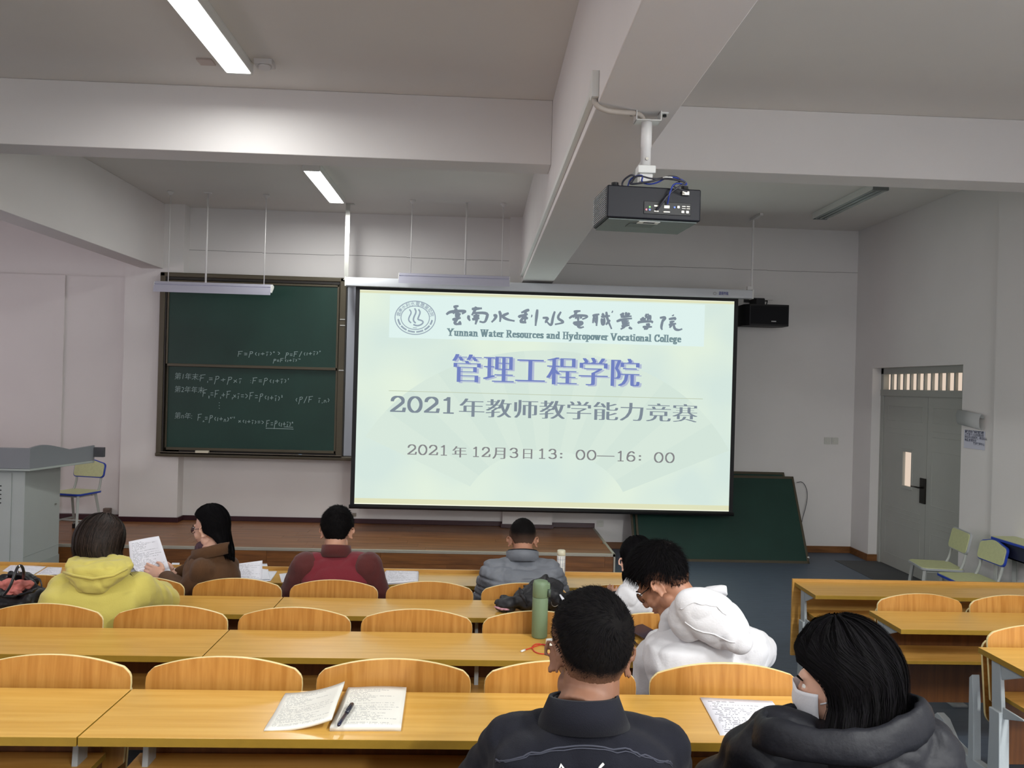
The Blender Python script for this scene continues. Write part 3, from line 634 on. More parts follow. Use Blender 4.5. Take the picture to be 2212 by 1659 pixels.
[kid('slide_digit', penline(c_, x0+(x1-x0)*i_/4, x0+(x1-x0)*(i_+1)/4, z0, z1-z0, TY, 0.038, 0.016, 1), ink, ps) for i_, c_ in enumerate('2021')]
line('年教师教学能力竞赛', 992, 1507, 867, 906, ink, 'slide_subtitle', -0.015, 0.070)
for s, a, b, pxm, pt, pb in (('2021', 879, 971, 884, 960.5, 981.5), ('12', 1018, 1061, 1040, 966, 986.5), ('3', 1099, 1123, 1111, 968, 988.5), ('13', 1160, 1206, 1183, 970, 990.5), ('.', 1209, 1226, 1216, 972, 990), ('"', 1209, 1226, 1216, 972, 990),
                             ('00', 1242, 1290, 1266, 972.5, 993), ('-', 1291, 1326, 1308, 973, 994), ('16', 1330, 1374, 1352, 975, 996), ('.', 1379, 1396, 1386, 977, 995), ('"', 1379, 1396, 1386, 977, 995), ('00', 1411, 1459, 1435, 978, 999)):
    x0, x1, z0, z1 = span(a, b, pt, pb, pxm); [kid('slide_digit', penline(c_, x0+(x1-x0)*i_/len(s), x0+(x1-x0)*(i_+1)/len(s), z0, z1-z0, TY, 0.0185, 0.0095, 1), inkd, ps) for i_, c_ in enumerate(s)]
for s, a, b, pt, pb in (('年', 977, 1009, 964, 988), ('月', 1064, 1092, 967, 991), ('日', 1130, 1150, 970, 991)): line(s, a, b, pt, pb, inkd, 'slide_date_glyph', -0.012, 0.055)
# brush-written college name
def brush(strokes, ox, oy, sc, wd, name, m):
    mb = MB()
    for st in strokes:
        pts = [sw(ox+x/sc, oy+y/sc) for x, y in st]; pts = smoothpts([(p.x, p.z) for p in pts], 2)
        ribbon(mb, pts, wd, TY, lambda t, w_=wd: w_*(0.75+0.5*math.sin(math.pi*min(1, t*1.3))))
    kid(name, mb, m, ps)
S1 = [[[(945,150),(1015,132)],[(848,250),(890,215),(970,205),(1110,200),(1105,218),(1060,240)],[(990,165),(940,240)],[(965,240),(1045,245)],[(1000,215),(1000,280)],[(965,268),(1035,270)],[(930,320),(1045,295)],[(1005,300),(945,380),(1055,380)],[(1020,345),(1048,380)]],
 [[(1195,175),(1335,165)],[(1255,142),(1235,200),(1195,260)],[(1155,260),(1148,300),(1172,335)],[(1210,230),(1415,225),(1400,300),(1370,362),(1300,345)],[(1215,275),(1300,262)],[(1240,250),(1290,290)],[(1200,315),(1300,300)],[(1265,250),(1265,320),(1245,385)]],
 [[(1570,200),(1592,260),(1580,350)],[(1490,262),(1535,260),(1510,312),(1465,355)],[(1700,230),(1600,272),(1680,320),(1780,338)]],
 [[(1980,185),(1930,200),(1870,225)],[(1835,292),(1850,270),(1960,245)],[(1930,200),(1920,350)],[(1920,270),(1850,345)],[(1925,290),(1962,305)],[(1850,345),(1940,360)],[(2005,268),(2022,272)],[(2090,180),(2076,300),(2065,405)]]]
S2 = [[[(125,265),(200,265),(160,310),(165,328)],[(275,185),(250,260),(235,360),(200,340),(170,300)],[(350,190),(300,270),(385,312),(360,330),(275,345)]],
 [[(505,190),(590,180)],[(450,272),(490,240),(570,235),(680,240),(660,265),(610,282)],[(545,185),(500,262)],[(560,240),(560,310)],[(520,262),(545,264)],[(580,260),(610,260)],[(500,322),(620,312),(600,352),(520,352),(500,322)],[(505,335),(610,332)],[(555,310),(555,370),(590,387),(630,375)]],
 [[(735,240),(820,220)],[(760,240),(740,330)],[(790,230),(785,365)],[(765,282),(790,280)],[(760,312),(788,310)],[(850,215),(880,232)],[(840,252),(950,240)],[(850,270),(850,350)],[(880,265),(880,345),(850,352)],[(850,302),(880,300)],[(905,190),(915,275),(970,402)],[(950,290),(900,350)],[(972,188),(986,194)]],
 [[(1110,200),(1110,245)],[(1150,195),(1145,245)],[(1080,215),(1098,240)],[(1190,205),(1165,238)],[(1080,252),(1215,245)],[(1030,310),(1090,285),(1220,272)],[(1090,312),(1180,302)],[(1095,337),(1190,327)],[(1140,270),(1140,370),(1080,405)],[(1090,368),(1190,352)],[(1180,380),(1222,402)]],
 [[(1330,270),(1340,302)],[(1350,255),(1360,297)],[(1375,265),(1375,302)],[(1400,215),(1385,257),(1440,252),(1410,215)],[(1440,230),(1447,292)],[(1400,277),(1435,277)],[(1290,332),(1310,312),(1480,305),(1460,328)],[(1390,347),(1440,340),(1400,372),(1412,402),(1365,402)],[(1350,377),(1465,375)]],
 [[(1560,265),(1640,255),(1590,312),(1597,332)],[(1600,280),(1575,382),(1590,412)],[(1718,228),(1726,242)],[(1670,282),(1760,265),(1740,292)],[(1680,322),(1740,305)],[(1670,352),(1760,335)],[(1710,342),(1680,387)],[(1730,342),(1740,402),(1790,417),(1835,400)]]]
for g in S1: brush(g, 830, 640, 6.32, 0.029, 'slide_brush_glyph', ink)
for g in S2: brush(g, 1150, 640, 5.672, 0.026, 'slide_brush_glyph', ink)
# round college emblem
emb_m = emis('slide_emblem_ink', rgb(150, 164, 178)); mb = MB(); ec = sw(897, 686.5); k = SYY/FPX
def ring(rx, ry, wd):
    pts = [(ec.x+rx*k*math.cos(a*math.pi/24), ec.z+ry*k*math.sin(a*math.pi/24)) for a in range(49)]; ribbon(mb, pts, wd, TY)
ring(43.2, 35.8, 0.011); ring(30.5, 25.2, 0.010)
for st, wd in (([(345,180),(375,222),(338,288),(332,332),(368,365)], .016), ([(415,165),(440,212),(402,290),(397,335),(430,368)], .018), ([(468,178),(495,218),(470,280),(455,318),(505,328),(538,350),(510,388),(450,406),(398,386)], .018), ([(393,430),(447,433)], .008)):
    pts = [sw(830+x/6.32, 640+y/6.32) for x, y in st]; ribbon(mb, smoothpts([(p.x, p.z) for p in pts]), wd, TY)
for i, ch in enumerate('雲南水利水電職業學院'):
    a = R(172-i*16.8-5); tm = text_mesh(ch, 0.052, 0.0006, res=1); cx, cz = ec.x+36.6*k*math.cos(a), ec.z+30.5*k*math.sin(a); b_ = a-math.pi/2
    mb.add([(cx+(v[0]-.026)*math.cos(b_)-(v[1]-.02)*math.sin(b_), TY, cz+(v[0]-.026)*math.sin(b_)+(v[1]-.02)*math.cos(b_)) for v in tm.v], tm.f)
for i in range(34):
    a = R(190+i*4.85); b_ = a+math.pi/2; cx, cz = ec.x+36.6*k*math.cos(a), ec.z+30.5*k*math.sin(a)
    if i % 6 == 5: continue
    u = Vector((math.cos(b_), math.sin(b_))); ribbon(mb, [(cx-u.x*.008, cz-u.y*.008), (cx+u.x*.008, cz+u.y*.008)], 0.02, TY)
kid('slide_emblem', mb, emb_m, ps)
# printed mark on the housing
x0, x1, z0, z1 = span(1549, 1570, 632, 637.5, 1560)
tm = text_mesh('温银传能', 1.0, 0.01); hy = SYY-0.067; kid('housing_print', fit(tm, x0, x1, z0-0.006, z1+0.004, hy), mat('blue_print', rgb(54, 60, 150), 0.7), ps)
p = sw(1544, 634, hy); mb = MB(); ribbon(mb, [(p.x+.018*math.cos(a*.5), p.z+.016*math.sin(a*.5)) for a in range(13)], .005, hy-0.001); kid('housing_logo', mb, mat('grey_print', rgb(160, 160, 150), 0.7), ps)
# hangers of the screen
mb = MB(); p = Wy(747, 600, SYY+0.02); mb.box(p.x-0.026, p.x+0.026, SYY+0.04, SYY+0.046, hz1-0.03, ZC).box(p.x-0.026, p.x+0.026, SYY+0.0, SYY+0.046, hz1-0.03, hz1-0.02).box(p.x-0.026, p.x+0.07, SYY+0.02, SYY+0.1, ZC-0.006, ZC)
kid('hanger_bar', mb, alu_m, ps); 
p = Wy(1625, 600, SYY+0.02); mb = MB(); mb.box(p.x-0.008, p.x+0.012, SYY+0.03, SYY+0.05, hz1-0.03, ZC).box(p.x-0.06, p.x+0.012, SYY+0.0, SYY+0.05, hz1, hz1+0.05).box(p.x-0.02, p.x+0.02, SYY-0.25, SYY+0.1, ZC-0.03, ZC)
kid('hanger_bar', mb, rod_m, ps, bevel=0.002)
# ================================================================== SPEAKER
a, b = Wy(1606, 657, 9.75), Wy(1700, 706, 9.75); cx = (a.x+b.x)/2
sp = thing('wall_speaker', 'black horizontal loudspeaker on wall bracket right of the screen', 'speaker', (cx, 9.78, b.z)); sp.rotation_euler = (0, 0, 0)
w2 = (b.x-a.x)/2; hh = a.z-b.z
obj('cabinet', MB().prism([(-w2, 0.22), (-w2+0.0, -0.02), (-w2+0.06, -0.10), (w2-0.01, -0.10), (w2, -0.08), (w2, 0.12), (w2-0.1, 0.22)], 'xy', 0.0, hh), black_m, sp, bevel=0.006)
obj('grille', MB().box(-w2+0.07, w2-0.02, -0.106, -0.10, 0.02, hh-0.02), mat('speaker_cloth', rgb(12, 13, 18), 0.9), sp)
obj('badge', MB().box(0.05, 0.11, -0.109, -0.106, 0.05, 0.062), mat('silver_badge', rgb(190, 190, 190), 0.3, 0.6), sp)
obj('bracket', MB().box(-0.09, 0.02, 0.05, 0.3, hh, hh+0.085).box(-0.16, 0.1, 0.29, 0.32, hh+0.06, hh+0.12).tube([(0.04, 0.05, hh), (0.05, 0.05, hh+0.06), (0.03, 0.2, hh+0.07)], 0.008), black_m, sp, bevel=0.003)
p = Wy(1642, 648, YF); tag(obj('cable_trunking', MB().box(p.x-0.2, p.x+0.16, YF-0.025, YF, p.z+0.0, p.z+0.06), wall_m, bevel=0.003), 'short white cable trunking on the wall above the loudspeaker', 'trunking')
# ================================================================== PROJECTOR
pj = thing('projector', 'black projector hanging from the long ceiling beam', 'projector', (0.747, 3.47, 2.06+0.742), R(4.3))
W2, DP, HT = 0.212, 0.30, 0.142
obj('housing', MB().prism([(-W2, 0), (W2, 0), (W2, DP-.03), (W2-.03, DP), (-W2+.03, DP), (-W2, DP-.03)], 'xy', 0.0, HT), blackp_m, pj, bevel=0.007)
obj('bottom_cover', MB().box(-W2+0.012, W2-0.012, 0.015, DP-0.02, -0.006, 0.001), mat('projector_grey_cover', rgb(96, 106, 104), 0.5), pj, bevel=0.002)
obj('service_label', MB().box(-0.06, 0.035, 0.02, 0.07, -0.008, -0.005), white_m, pj)
obj('service_label_print', MB().box(-0.035, 0.015, 0.03, 0.055, -0.009, -0.007), mat('label_print', rgb(90, 100, 104), .8), pj)
obj('lamp_door', MB().box(-0.09, 0.03, 0.07, 0.15, -0.008, -0.005), mat('lamp_door_grey', rgb(70, 78, 76), 0.5), pj)
obj('port_panel', MB().box(-0.048, 0.165, -0.003, 0.002, 0.022, 0.078), mat('port_recess', rgb(8, 9, 14), 0.5), pj, bevel=0.002)
for (x, z, c) in ((-0.037, .040, (220, 130, 150)), (-0.022, .040, (110, 140, 220)), (-0.022, .052, (130, 210, 110)), (0.09, .056, (90, 130, 230))):
    obj('audio_jack', MB().tube([(x, -0.006, z), (x, -0.002, z)], 0.0045, 12), mat('jack_%d' % c[0], rgb(*c), 0.4), pj)
for (x, z, a, b) in ((0.008, .058, .022, .008), (0.055, .056, .026, .014), (0.008, .035, .022, .006), (0.055, .034, .03, .006), (0.128, .038, .014, .012), (0.149, .038, .014, .012), (0.132, .062, .018, .005), (0.132, .053, .018, .004), (0.152, .062, .016, .005), (0.152, .053, .016, .004), (0.108, .058, .012, .012)):
    obj('port', MB().box(x-a/2, x+a/2, -0.006, -0.001, z-b/2, z+b/2), steel_m, pj, bevel=0.001)
mb = MB()
for i in range(14): z = 0.012+i*0.0088; mb.box(-W2-0.003, -W2+0.002, 0.02, DP-0.03, z, z+0.0035)
obj('side_vent', mb, mat('vent_grey', rgb(150, 154, 160), 0.5), pj)
for (x, y) in ((-0.165, 0.06), (0.155, 0.06)): obj('foot', MB().lathe([(0.022, HT), (0.02, HT+0.012), (0.016, HT+0.014), (0.016, HT+0.024), (0.001, HT+0.024)], (x, y, 0), 16), black_m, pj)
obj('dongle', MB().box(0.12, 0.155, -0.012, 0.0, HT-0.032, HT-0.012), steel_m, pj, bevel=0.003)
mount = thing('projector_mount', 'white ceiling pole mount carrying the projector', 'mount', (0.722, 3.56, 2.06+1.24))
L = 0.245; mz = -1.24+0.742+HT
obj('pole', MB().lathe([(0.024, -0.035), (0.0245, -L+0.09), (0.0225, -L+0.088), (0.0225, -L)], (0, 0, 0), 20), rod_m, mount, smooth=True)
obj('ceiling_bracket', MB().box(-0.055, 0.06, -0.035, 0.035, -0.045, -0.04).box(-0.055, -0.05, -0.035, 0.035, -0.045, 0).box(0.055, 0.06, -0.035, 0.035, -0.045, 0).box(-0.085, -0.05, -0.02, 0.02, -0.006, 0).box(0.055, 0.095, -0.02, 0.02, -0.006, 0), white_m, mount, bevel=0.002)
for x in (-0.07, 0.08): obj('bolt', MB().lathe([(0.009, -0.006), (0.009, -0.016), (0.001, -0.017)], (x, 0, 0), 6), mat('bolt_dark', rgb(40, 40, 40), .5, .6), mount)
obj('head_plate', MB().box(-0.04, 0.04, -0.035, 0.035, -L-0.035, -L).box(-0.03, 0.03, -0.02, 0.03, -L-0.07, -L-0.03).box(-0.06, 0.07, -0.03, 0.06, mz, mz+0.012), white_m, mount, bevel=0.004)
obj('screw', MB().tube([(0.0, -0.03, -L+0.03), (0, -0.02, -L+0.03)], 0.007), steel_m, mount)
def cable(name, pts, r, m, label, cat='cable', par=None, it=3):
    P = [Vector(p) for p in pts]
    for _ in range(it):
        q = [P[0]]
        for a, b in zip(P, P[1:]): q += [a*.75+b*.25, a*.25+b*.75]
        P = q+[P[-1]]
    o = obj(name, MB().tube(P, r, 8), m, par, smooth=True)
    return tag(o, label, cat) if par is None else o
bl = mat('blue_cable', rgb(40, 60, 150), 0.4); gb = mat('dark_grey_cable', rgb(46, 46, 56), 0.45)
PJ = Vector((0.747, 3.47, 2.06+0.742)); q = lambda x, y, z: PJ+Vector((x, y, z))
cable('signal_cable', [q(-.11, .06, HT+.01), q(-.1, .05, HT+.05), q(-.05, .0, HT+.055), q(-.06, .02, HT+.02), q(0, .02, HT+.015), q(.06, -.0, HT+.05), q(.12, -.01, HT+.035), q(.15, -.0, HT+.01), q(.08, -.02, HT+.02), q(.06, -.03, HT-.03), q(.057, -.03, .1), q(.056, -.008, .068)], 0.0036, bl, 'blue signal cable looped on top of the projector')
cable('signal_cable', [q(-.13, .05, HT+.0), q(-.14, .05, HT+.03), q(-.1, .02, HT+.06), q(-.08, .03, HT+.045), q(-.12, .02, HT+.01), q(-.03, .0, HT+.02), q(.03, -.0, HT+.04), q(.09, -.02, HT+.03), q(.14, -.02, HT+.02), q(.10, -.02, HT+.0), q(.05, -.03, .1), q(.03, -.03, .07), q(.01, -.01, .04)], 0.0044, gb, 'dark grey cable looped on top of the projector and plugged in')
cable('signal_cable', [q(-.1, .03, HT+.02), q(-.08, .01, HT+.055), q(0, .0, HT+.03), q(.08, -.0, HT+.055), q(.12, -.01, HT+.03), q(.07, -.02, HT+.005), q(.1, -.02, HT-.01), q(.14, -.02, HT-.02)], 0.004, gb, 'dark grey cable ending in the plug on the projector top edge')
for x, d_ in ((.046, 'left'), (.062, 'right')): tag(obj('cable_tie', MB().lathe([(0.014, -.002), (0.014, .002)], PJ+Vector((x, -.008, HT+.04)), 12), white_m), '%s one of two white ties round the cables on the projector' % d_, 'cable tie', 'white ties on the projector cables')
# trunking along the beam and the bent hose to the mount
tb = thing('beam_trunking', 'white cable trunking fixed along the lower edge of the long beam', 'trunking', (0.485, 6.0, 3.30))
obj('long_trunk', MB().box(-0.03, 0.0, -2.52, 3.5, 0.045, 0.085), white_m, tb, bevel=0.003)
obj('riser_trunk', MB().box(-0.032, 0.0, -2.56, -2.50, 0.02, 0.135), white_m, tb, bevel=0.003)
cable('conduit_hose', [(0.47, 3.48, 3.33), (0.475, 3.46, 3.285), (0.53, 3.47, 3.268), (0.60, 3.5, 3.275), (0.66, 3.54, 3.29), (0.70, 3.56, 3.285), (0.715, 3.56, 3.25)], 0.012, mat('conduit_beige', rgb(186, 176, 166), .6), 'beige conduit hose bending from the beam to the projector mount', 'hose')
# ================================================================== PODIUM
pd = thing('podium', 'grey steel teaching podium at the left of the stage', 'podium', (-5.0, 7.7, 0))
X1, Yb, PT = 0.74, 0.64, 1.13
obj('cabinet', MB().box(-0.6, X1, 0.0, Yb, 0.0, PT), podium_m, pd, bevel=0.004)
obj('front_door', MB().box(-0.56, X1-0.12, -0.008, 0.0, 0.17, PT-0.03), podium_m, pd, bevel=0.003)
obj('door_gap', MB().box(-0.56, X1-0.14, -0.006, 0.002, 0.155, 0.168), black_m, pd)
for (z0, xs) in ((PT-0.32, (0.42, 0.51)), (0.38, (0.42, 0.48))):
    mb = MB()
    for i in range(5):
        for xx in xs: mb.box(xx-0.04, xx+0.02, -0.011, -0.007, z0+i*0.04, z0+i*0.04+0.01)
    obj('louvre', mb, black_m, pd)
obj('side_panel', MB().box(X1, X1+0.006, 0.04, Yb-0.04, 0.32, PT-0.01), podium_m, pd, bevel=0.003)
obj('base_panel', MB().box(X1, X1+0.008, 0.0, Yb, 0.0, 0.2).box(X1, X1+0.003, 0.0, Yb, 0.30, 0.304), mat('podium_pale', rgb(166, 172, 168), .5), pd, bevel=0.003)
obj('side_lock', MB().lathe([(0.012, 0), (0.012, 0.01), (0.001, 0.011)], (0, 0, 0), 12), steel_m, pd, loc=(X1+0.004, Yb-0.09, 0.72)); pd.children[-1].rotation_euler = (0, R(90), 0)
XS = X1+0.16
obj('table_slab', MB().prism([(-0.7, -0.1), (XS-0.06, -0.1), (XS+0.12, Yb+0.12), (-0.7, Yb+0.12)], 'xy', PT, PT+0.025), mat('podium_slab', rgb(176, 184, 178), .5), pd, bevel=0.004)
obj('front_skirt', MB().box(-0.7, XS-0.06, -0.11, -0.08, PT+0.02, PT+0.215), podium2_m, pd, bevel=0.006)
prof = []; N = 20
for i in range(N+1):
    t = i/N; prof.append((t, PT+0.215+0.02*math.sin(min(1, t/.35)*math.pi)*(1 if t < .35 else 0) - 0.05*max(0, min(1, (t-.35)/.25)) + 0.015*max(0, (t-.6)/.4)))
pts = [(0, PT+0.02)]+prof+[(1, PT+0.02)]
mb = MB(); A = Vector((XS-0.06, -0.11, 0)); B = Vector((XS+0.12, Yb+0.12, 0)); nrm = Vector((0.025, -0.006, 0))
n = len(pts); vs = [A.lerp(B, t)+Vector((0, 0, z)) for t, z in pts]+[A.lerp(B, t)+Vector((0, 0, z))-nrm for t, z in pts]
mb.add(vs, [tuple(range(n)), tuple(range(n, 2*n))[::-1]]+[(i, (i+1) % n, n+(i+1) % n, n+i) for i in range(n)])
obj('side_skirt', mb, podium2_m, pd, bevel=0.004)
obj('rear_bracket', MB().box(XS+0.06, XS+0.22, Yb+0.10, Yb+0.14, PT+0.06, PT+0.16), mat('dark_grey_bracket', rgb(80, 80, 84), .5), pd, bevel=0.003)
# ================================================================== LEANING CHALKBOARDS
def lean(x0, x1, y_bot, y_top, zt_, label, inset):
    L = math.hypot(y_top-y_bot, zt_); t = thing('spare_chalkboard', label, 'chalkboard', (x0, y_bot, 0)); t.rotation_euler = (-math.atan2(y_top-y_bot, zt_), 0, 0); w_ = x1-x0
    obj('board_panel', MB().box(0.02, w_-0.02, 0.006, 0.02, 0.03, L-0.03), board_m, t)
    obj('board_frame', MB().box(0, w_, 0, 0.026, 0, 0.035).box(0, w_, 0, 0.026, L-0.035, L).box(0, 0.028, 0, 0.026, 0, L).box(w_-0.028, w_, 0, 0.026, 0, L), bframe_m, t, bevel=0.005)
    for xx in (0.005, w_-0.005):
        obj('corner_wheel', MB().tube([(xx-0.012, 0.01, 0.08), (xx+0.012, 0.01, 0.08)], 0.012, 12), white_m, t)
    return t
lean(1.955, 4.03, 9.42, 9.99, 0.985, 'green spare chalkboard panel leaning in front against the wall under the screen', 0)
lean(1.905, 3.93, 9.46, 10.045, 1.03, 'second spare chalkboard panel leaning behind the front one', 0)
cable('loose_cable', [Wy(1721, 1042, 10.0), Wy(1735, 1040, 10.05), Wy(1745, 1062, 10.05), Wy(1742, 1092, 10.05), Wy(1730, 1130, 10.0), Wy(1729, 1190, 9.7)], 0.004, gb, 'thin grey cable looping beside the leaning chalkboards')
# ================================================================== SCHOOL CHAIRS AND TABLE
def rr(w_, h, r, n=5):
    out = []
    for cx, cy, a in ((w_/2-r, h/2-r, 0), (-w_/2+r, h/2-r, 90), (-w_/2+r, -h/2+r, 180), (w_/2-r, -h/2+r, 270)):
        out += [(cx+r*math.cos(R(a+90*i/n)), cy+r*math.sin(R(a+90*i/n))) for i in range(n+1)]
    return out
def school_chair(label, loc, rot, trim, wavy):
    """faces local -y; origin on the floor"""
    t = thing('school_chair', label, 'chair', loc, rot, None); SH = 0.44
    o1 = rr(0.40, 0.38, 0.05); o2 = rr(0.385, 0.365, 0.045)
    obj('seat', MB().prism(o2, 'xy', SH, SH+0.024), greenseat_m, t, bevel=0.002)
    obj('seat_trim', MB().prism(o1, 'xy', SH-0.002, SH+0.019), trim, t, bevel=0.004)
    def bk(w_, h, r):
        p = rr(w_, h, r, 6)
        if wavy: p = [(x, z+(0.018*math.cos(x/w_*2*math.pi*1.0)-0.012 if z > 0 else 0)) for x, z in p]
        if wavy:
            top = [(w_/2-r-(w_-2*r)*i/16, h/2) for i in range(1, 16)]
            q = p[:7]+[(x, z+0.018*math.cos(x/w_*2*math.pi)-0.012) for x, z in top]+p[7:]
            return q
        return p
    M = Matrix.Translation((0, 0.21, 0.70)) @ Matrix.Rotation(R(-12), 4, 'X')
    obj('backrest', MB().prism(bk(0.385, 0.185, 0.035), 'xz', -0.014, 0.012, M=M), greenseat_m, t)
    obj('backrest_trim', MB().prism(bk(0.405, 0.205, 0.04), 'xz', -0.008, 0.012, M=M), trim, t, bevel=0.003)
    for s in (-1, 1):
        pts = [(s*0.16, 0.225, 0.74), (s*0.16, 0.20, 0.60), (s*0.16, 0.185, 0.52), (s*0.165, 0.15, 0.44), (s*0.165, 0.05, 0.425)]
        obj('back_tube', MB().tube(smooth3(pts), 0.013), tubeg_m, t, smooth=True)
        obj('leg', MB().tube([(s*0.155, -0.15, 0.44), (s*0.18, -0.19, 0.05)], [0.02, 0.018], 4), tubeg_m, t, bevel=0.002); obj('leg', MB().tube([(s*0.155, 0.12, 0.44), (s*0.18, 0.2, 0.05)], [0.02, 0.018], 4), tubeg_m, t, bevel=0.002)
        for y in (-0.195, 0.205): obj('foot_cap', MB().box(s*0.18-0.016, s*0.18+0.016, y-0.02, y+0.015, 0, 0.055), black_rub, t, bevel=0.003)
        obj('stretcher', MB().tube([(s*0.176, -0.18, 0.13), (s*0.176, 0.19, 0.13)], 0.014, 4), tubeg_m, t)
    obj('stretcher', MB().tube([(-0.176, 0.0, 0.13), (0.176, 0.0, 0.13)], 0.013, 4), tubeg_m, t)
    obj('seat_frame', MB().box(-0.16, 0.16, -0.15, 0.14, 0.415, 0.438), tubeg_m, t)
    return t
def smooth3(P, it=2):
    P = [Vector(p) for p in P]
    for _ in range(it):
        q = [P[0]]
        for a, b in zip(P, P[1:]): q += [a*.75+b*.25, a*.25+b*.75]
        P = q+[P[-1]]
    return P
p = Wz(158, 1062, ST+0.46)
school_chair('school chair with blue edging and wavy backrest standing on the stage behind the podium', (p.x+0.02, p.y+0.02, ST), R(-14), bluetrim_m, True)
a = Wz(2015, 1228, 0.455); a2 = Wz(2095, 1250, 0.455)
school_chair('pale green school chair with grey edging, the one nearer the door', (4.37, 7.38, 0), R(-100), greytrim_m, False)
school_chair('pale green school chair with blue edging beside the small table by the door', (4.36, 6.86, 0), R(-93), bluetrim_m, True)
tp = Wz(2155, 1160, 0.76)
st_ = thing('school_table', 'small school table with pale green top and blue edging by the right wall', 'table', (4.70, 6.66, 0), R(90))
obj('table_top', MB().prism(rr(0.50, 0.22, 0.02), 'xy', 0.805, 0.827), greenseat_m, st_, bevel=0.002)
obj('top_trim', MB().prism(rr(0.52, 0.235, 0.025), 'xy', 0.80, 0.822), bluetrim_m, st_, bevel=0.004)
obj('shelf_box', MB().box(-0.2, 0.2, -0.09, 0.09, 0.67, 0.68).box(-0.2, -0.19, -0.09, 0.09, 0.67, 0.80).box(0.19, 0.2, -0.09, 0.09, 0.67, 0.80).box(-0.2, 0.2, 0.08, 0.09, 0.67, 0.80), mat('navy_table_box', rgb(24, 28, 54), .5), st_)
for s in (-1, 1):
    for y, y2 in ((-0.13, -0.19), (0.13, 0.19)): obj('leg', MB().tube([(s*0.21, y*.6, 0.80), (s*0.22, y2*.5, 0.0)], [0.024, 0.02], 4), tubeg_m, st_, bevel=0.002)
    obj('stretcher', MB().tube([(s*0.22, -0.09, 0.14), (s*0.22, 0.09, 0.14)], 0.014, 4), tubeg_m, st_)
obj('stretcher', MB().tube([(-0.22, 0.09, 0.3), (0.22, 0.09, 0.3)], 0.014, 4), tubeg_m, st_)
# ================================================================== LECTURE BENCHES
ZT = {1: 0.762, 2: 0.862, 3: 0.978, 4: 1.094, 5: 1.21}
def arch(w_, h, n=16):
    """backrest outline: straight sides, small rounded shoulders and a wide shallow arch; z=0 at the crown"""
    half = w_/2; sh = 0.046; r = 0.030; P = []
    for i in range(n+1):
        u = -1+2*i/n; x = u*(half-r*0.85); P.append((x, -sh*abs(x/half)**2.1))
    z0 = P[0][1]; L_ = [(-half, -sh-r*1.35), (-half+0.0015, -sh-r*.75), (-half+0.007, -sh-r*.30), (-half+0.017, -sh+.002)]
    P = L_+P+[(-x, z) for x, z in reversed(L_)]
    return [(half-0.01, -h+0.03), (half-0.05, -h), (-half+0.05, -h), (-half+0.01, -h+0.03)]+P
def build_back():
    mb = MB(); out = arch(0.487, 0.36); n = len(out); segs = 6
    # slightly dished in plan: add curvature by x
    def P(x, z, d): return (x, d+0.35*x*x*0.35+z*0.06, z)
    front = [P(x, z, 0) for x, z in out]; back = [P(x, z, 0.013) for x, z in out]
    # triangulate as vertical strips to keep the dish: fan from rows
    mb.add(front+back, [tuple(range(n))[::-1], tuple(range(n, 2*n))], 0)
    for i in range(n): mb.f.append((i, (i+1) % n, n+(i+1) % n, n+i)); mb.m.append(1)
    return mb
_b = build_back(); bk = obj('backrest', _b, [back_m, ply_m]); 
bmx = bmesh.new(); bmx.from_mesh(bk.data); bmesh.ops.triangulate(bmx, faces=[f for f in bmx.faces if len(f.verts) > 4]); bmx.to_mesh(bk.data); bmx.free()
bv = bk.modifiers.new('bevel', 'BEVEL'); bv.width = 0.0025; bv.segments = 2; bv.limit_method = 'ANGLE'; bv.angle_limit = R(50)
sq = rr(0.42, 0.37, 0.05)
seat_mb = MB(); seat_mb.prism(sq, 'xy', 0, 0.014, 0, 1); stp = obj('seat', seat_mb, [back_m, ply_m], bevel=0.002)
def leg_mesh(arm=True):
    mb = MB()                 # local y=0 at the desk's far edge, z=0 on the floor: far is +y
    mb.prism([(-0.155, 0.0), (-0.06, 0.0), (-0.075, 0.12), (-0.085, 0.45), (-0.08, 0.53), (-0.147, 0.53), (-0.150, 0.5), (-0.16, 0.2)], 'yz', -0.022, 0.022)
    mb.prism([(-0.08, 0.52), (-0.07, 0.73), (-0.125, 0.73), (-0.147, 0.52)], 'yz', -0.009, 0.009)
    mb.prism([(-0.27, 0.722), (-0.13, 0.66), (-0.12, 0.73), (-0.27, 0.73)], 'yz', -0.004, 0.004)
    mb.prism([(-0.27, 0.545), (-0.14, 0.50), (-0.13, 0.552), (-0.27, 0.552)], 'yz', -0.004, 0.004)
    if arm:
        mb.prism([(-0.12, 0.26), (0.06, 0.25), (0.18, 0.27), (0.25, 0.335), (0.30, 0.345), (0.335, 0.315), (0.33, 0.27), (0.25, 0.19), (0.10, 0.12), (-0.06, 0.05), (-0.13, 0.08)], 'yz', -0.018, 0.018)
        mb.prism([(0.02, 0.24), (0.06, 0.25), (0.065, 0.60), (0.045, 0.62), (0.03, 0.5)], 'yz', -0.018, 0.018)
    mb.box(-0.05, 0.05, -0.20, -0.02, -0.02, 0.012)
    return mb
lg = obj('leg', leg_mesh(), legp_m, bevel=0.006)
lg1 = obj('leg', leg_mesh(False), legp_m, bevel=0.006)
protos = [bk, stp, lg]
def clone(pr, parent, loc, rot=(0, 0, 0), first=[set()]):
    if pr.name not in first[0]: first[0].add(pr.name); o = pr
    else: o = pr.copy(); C.objects.link(o)
    o.parent = parent; o.location = loc; o.rotation_euler = rot; return o
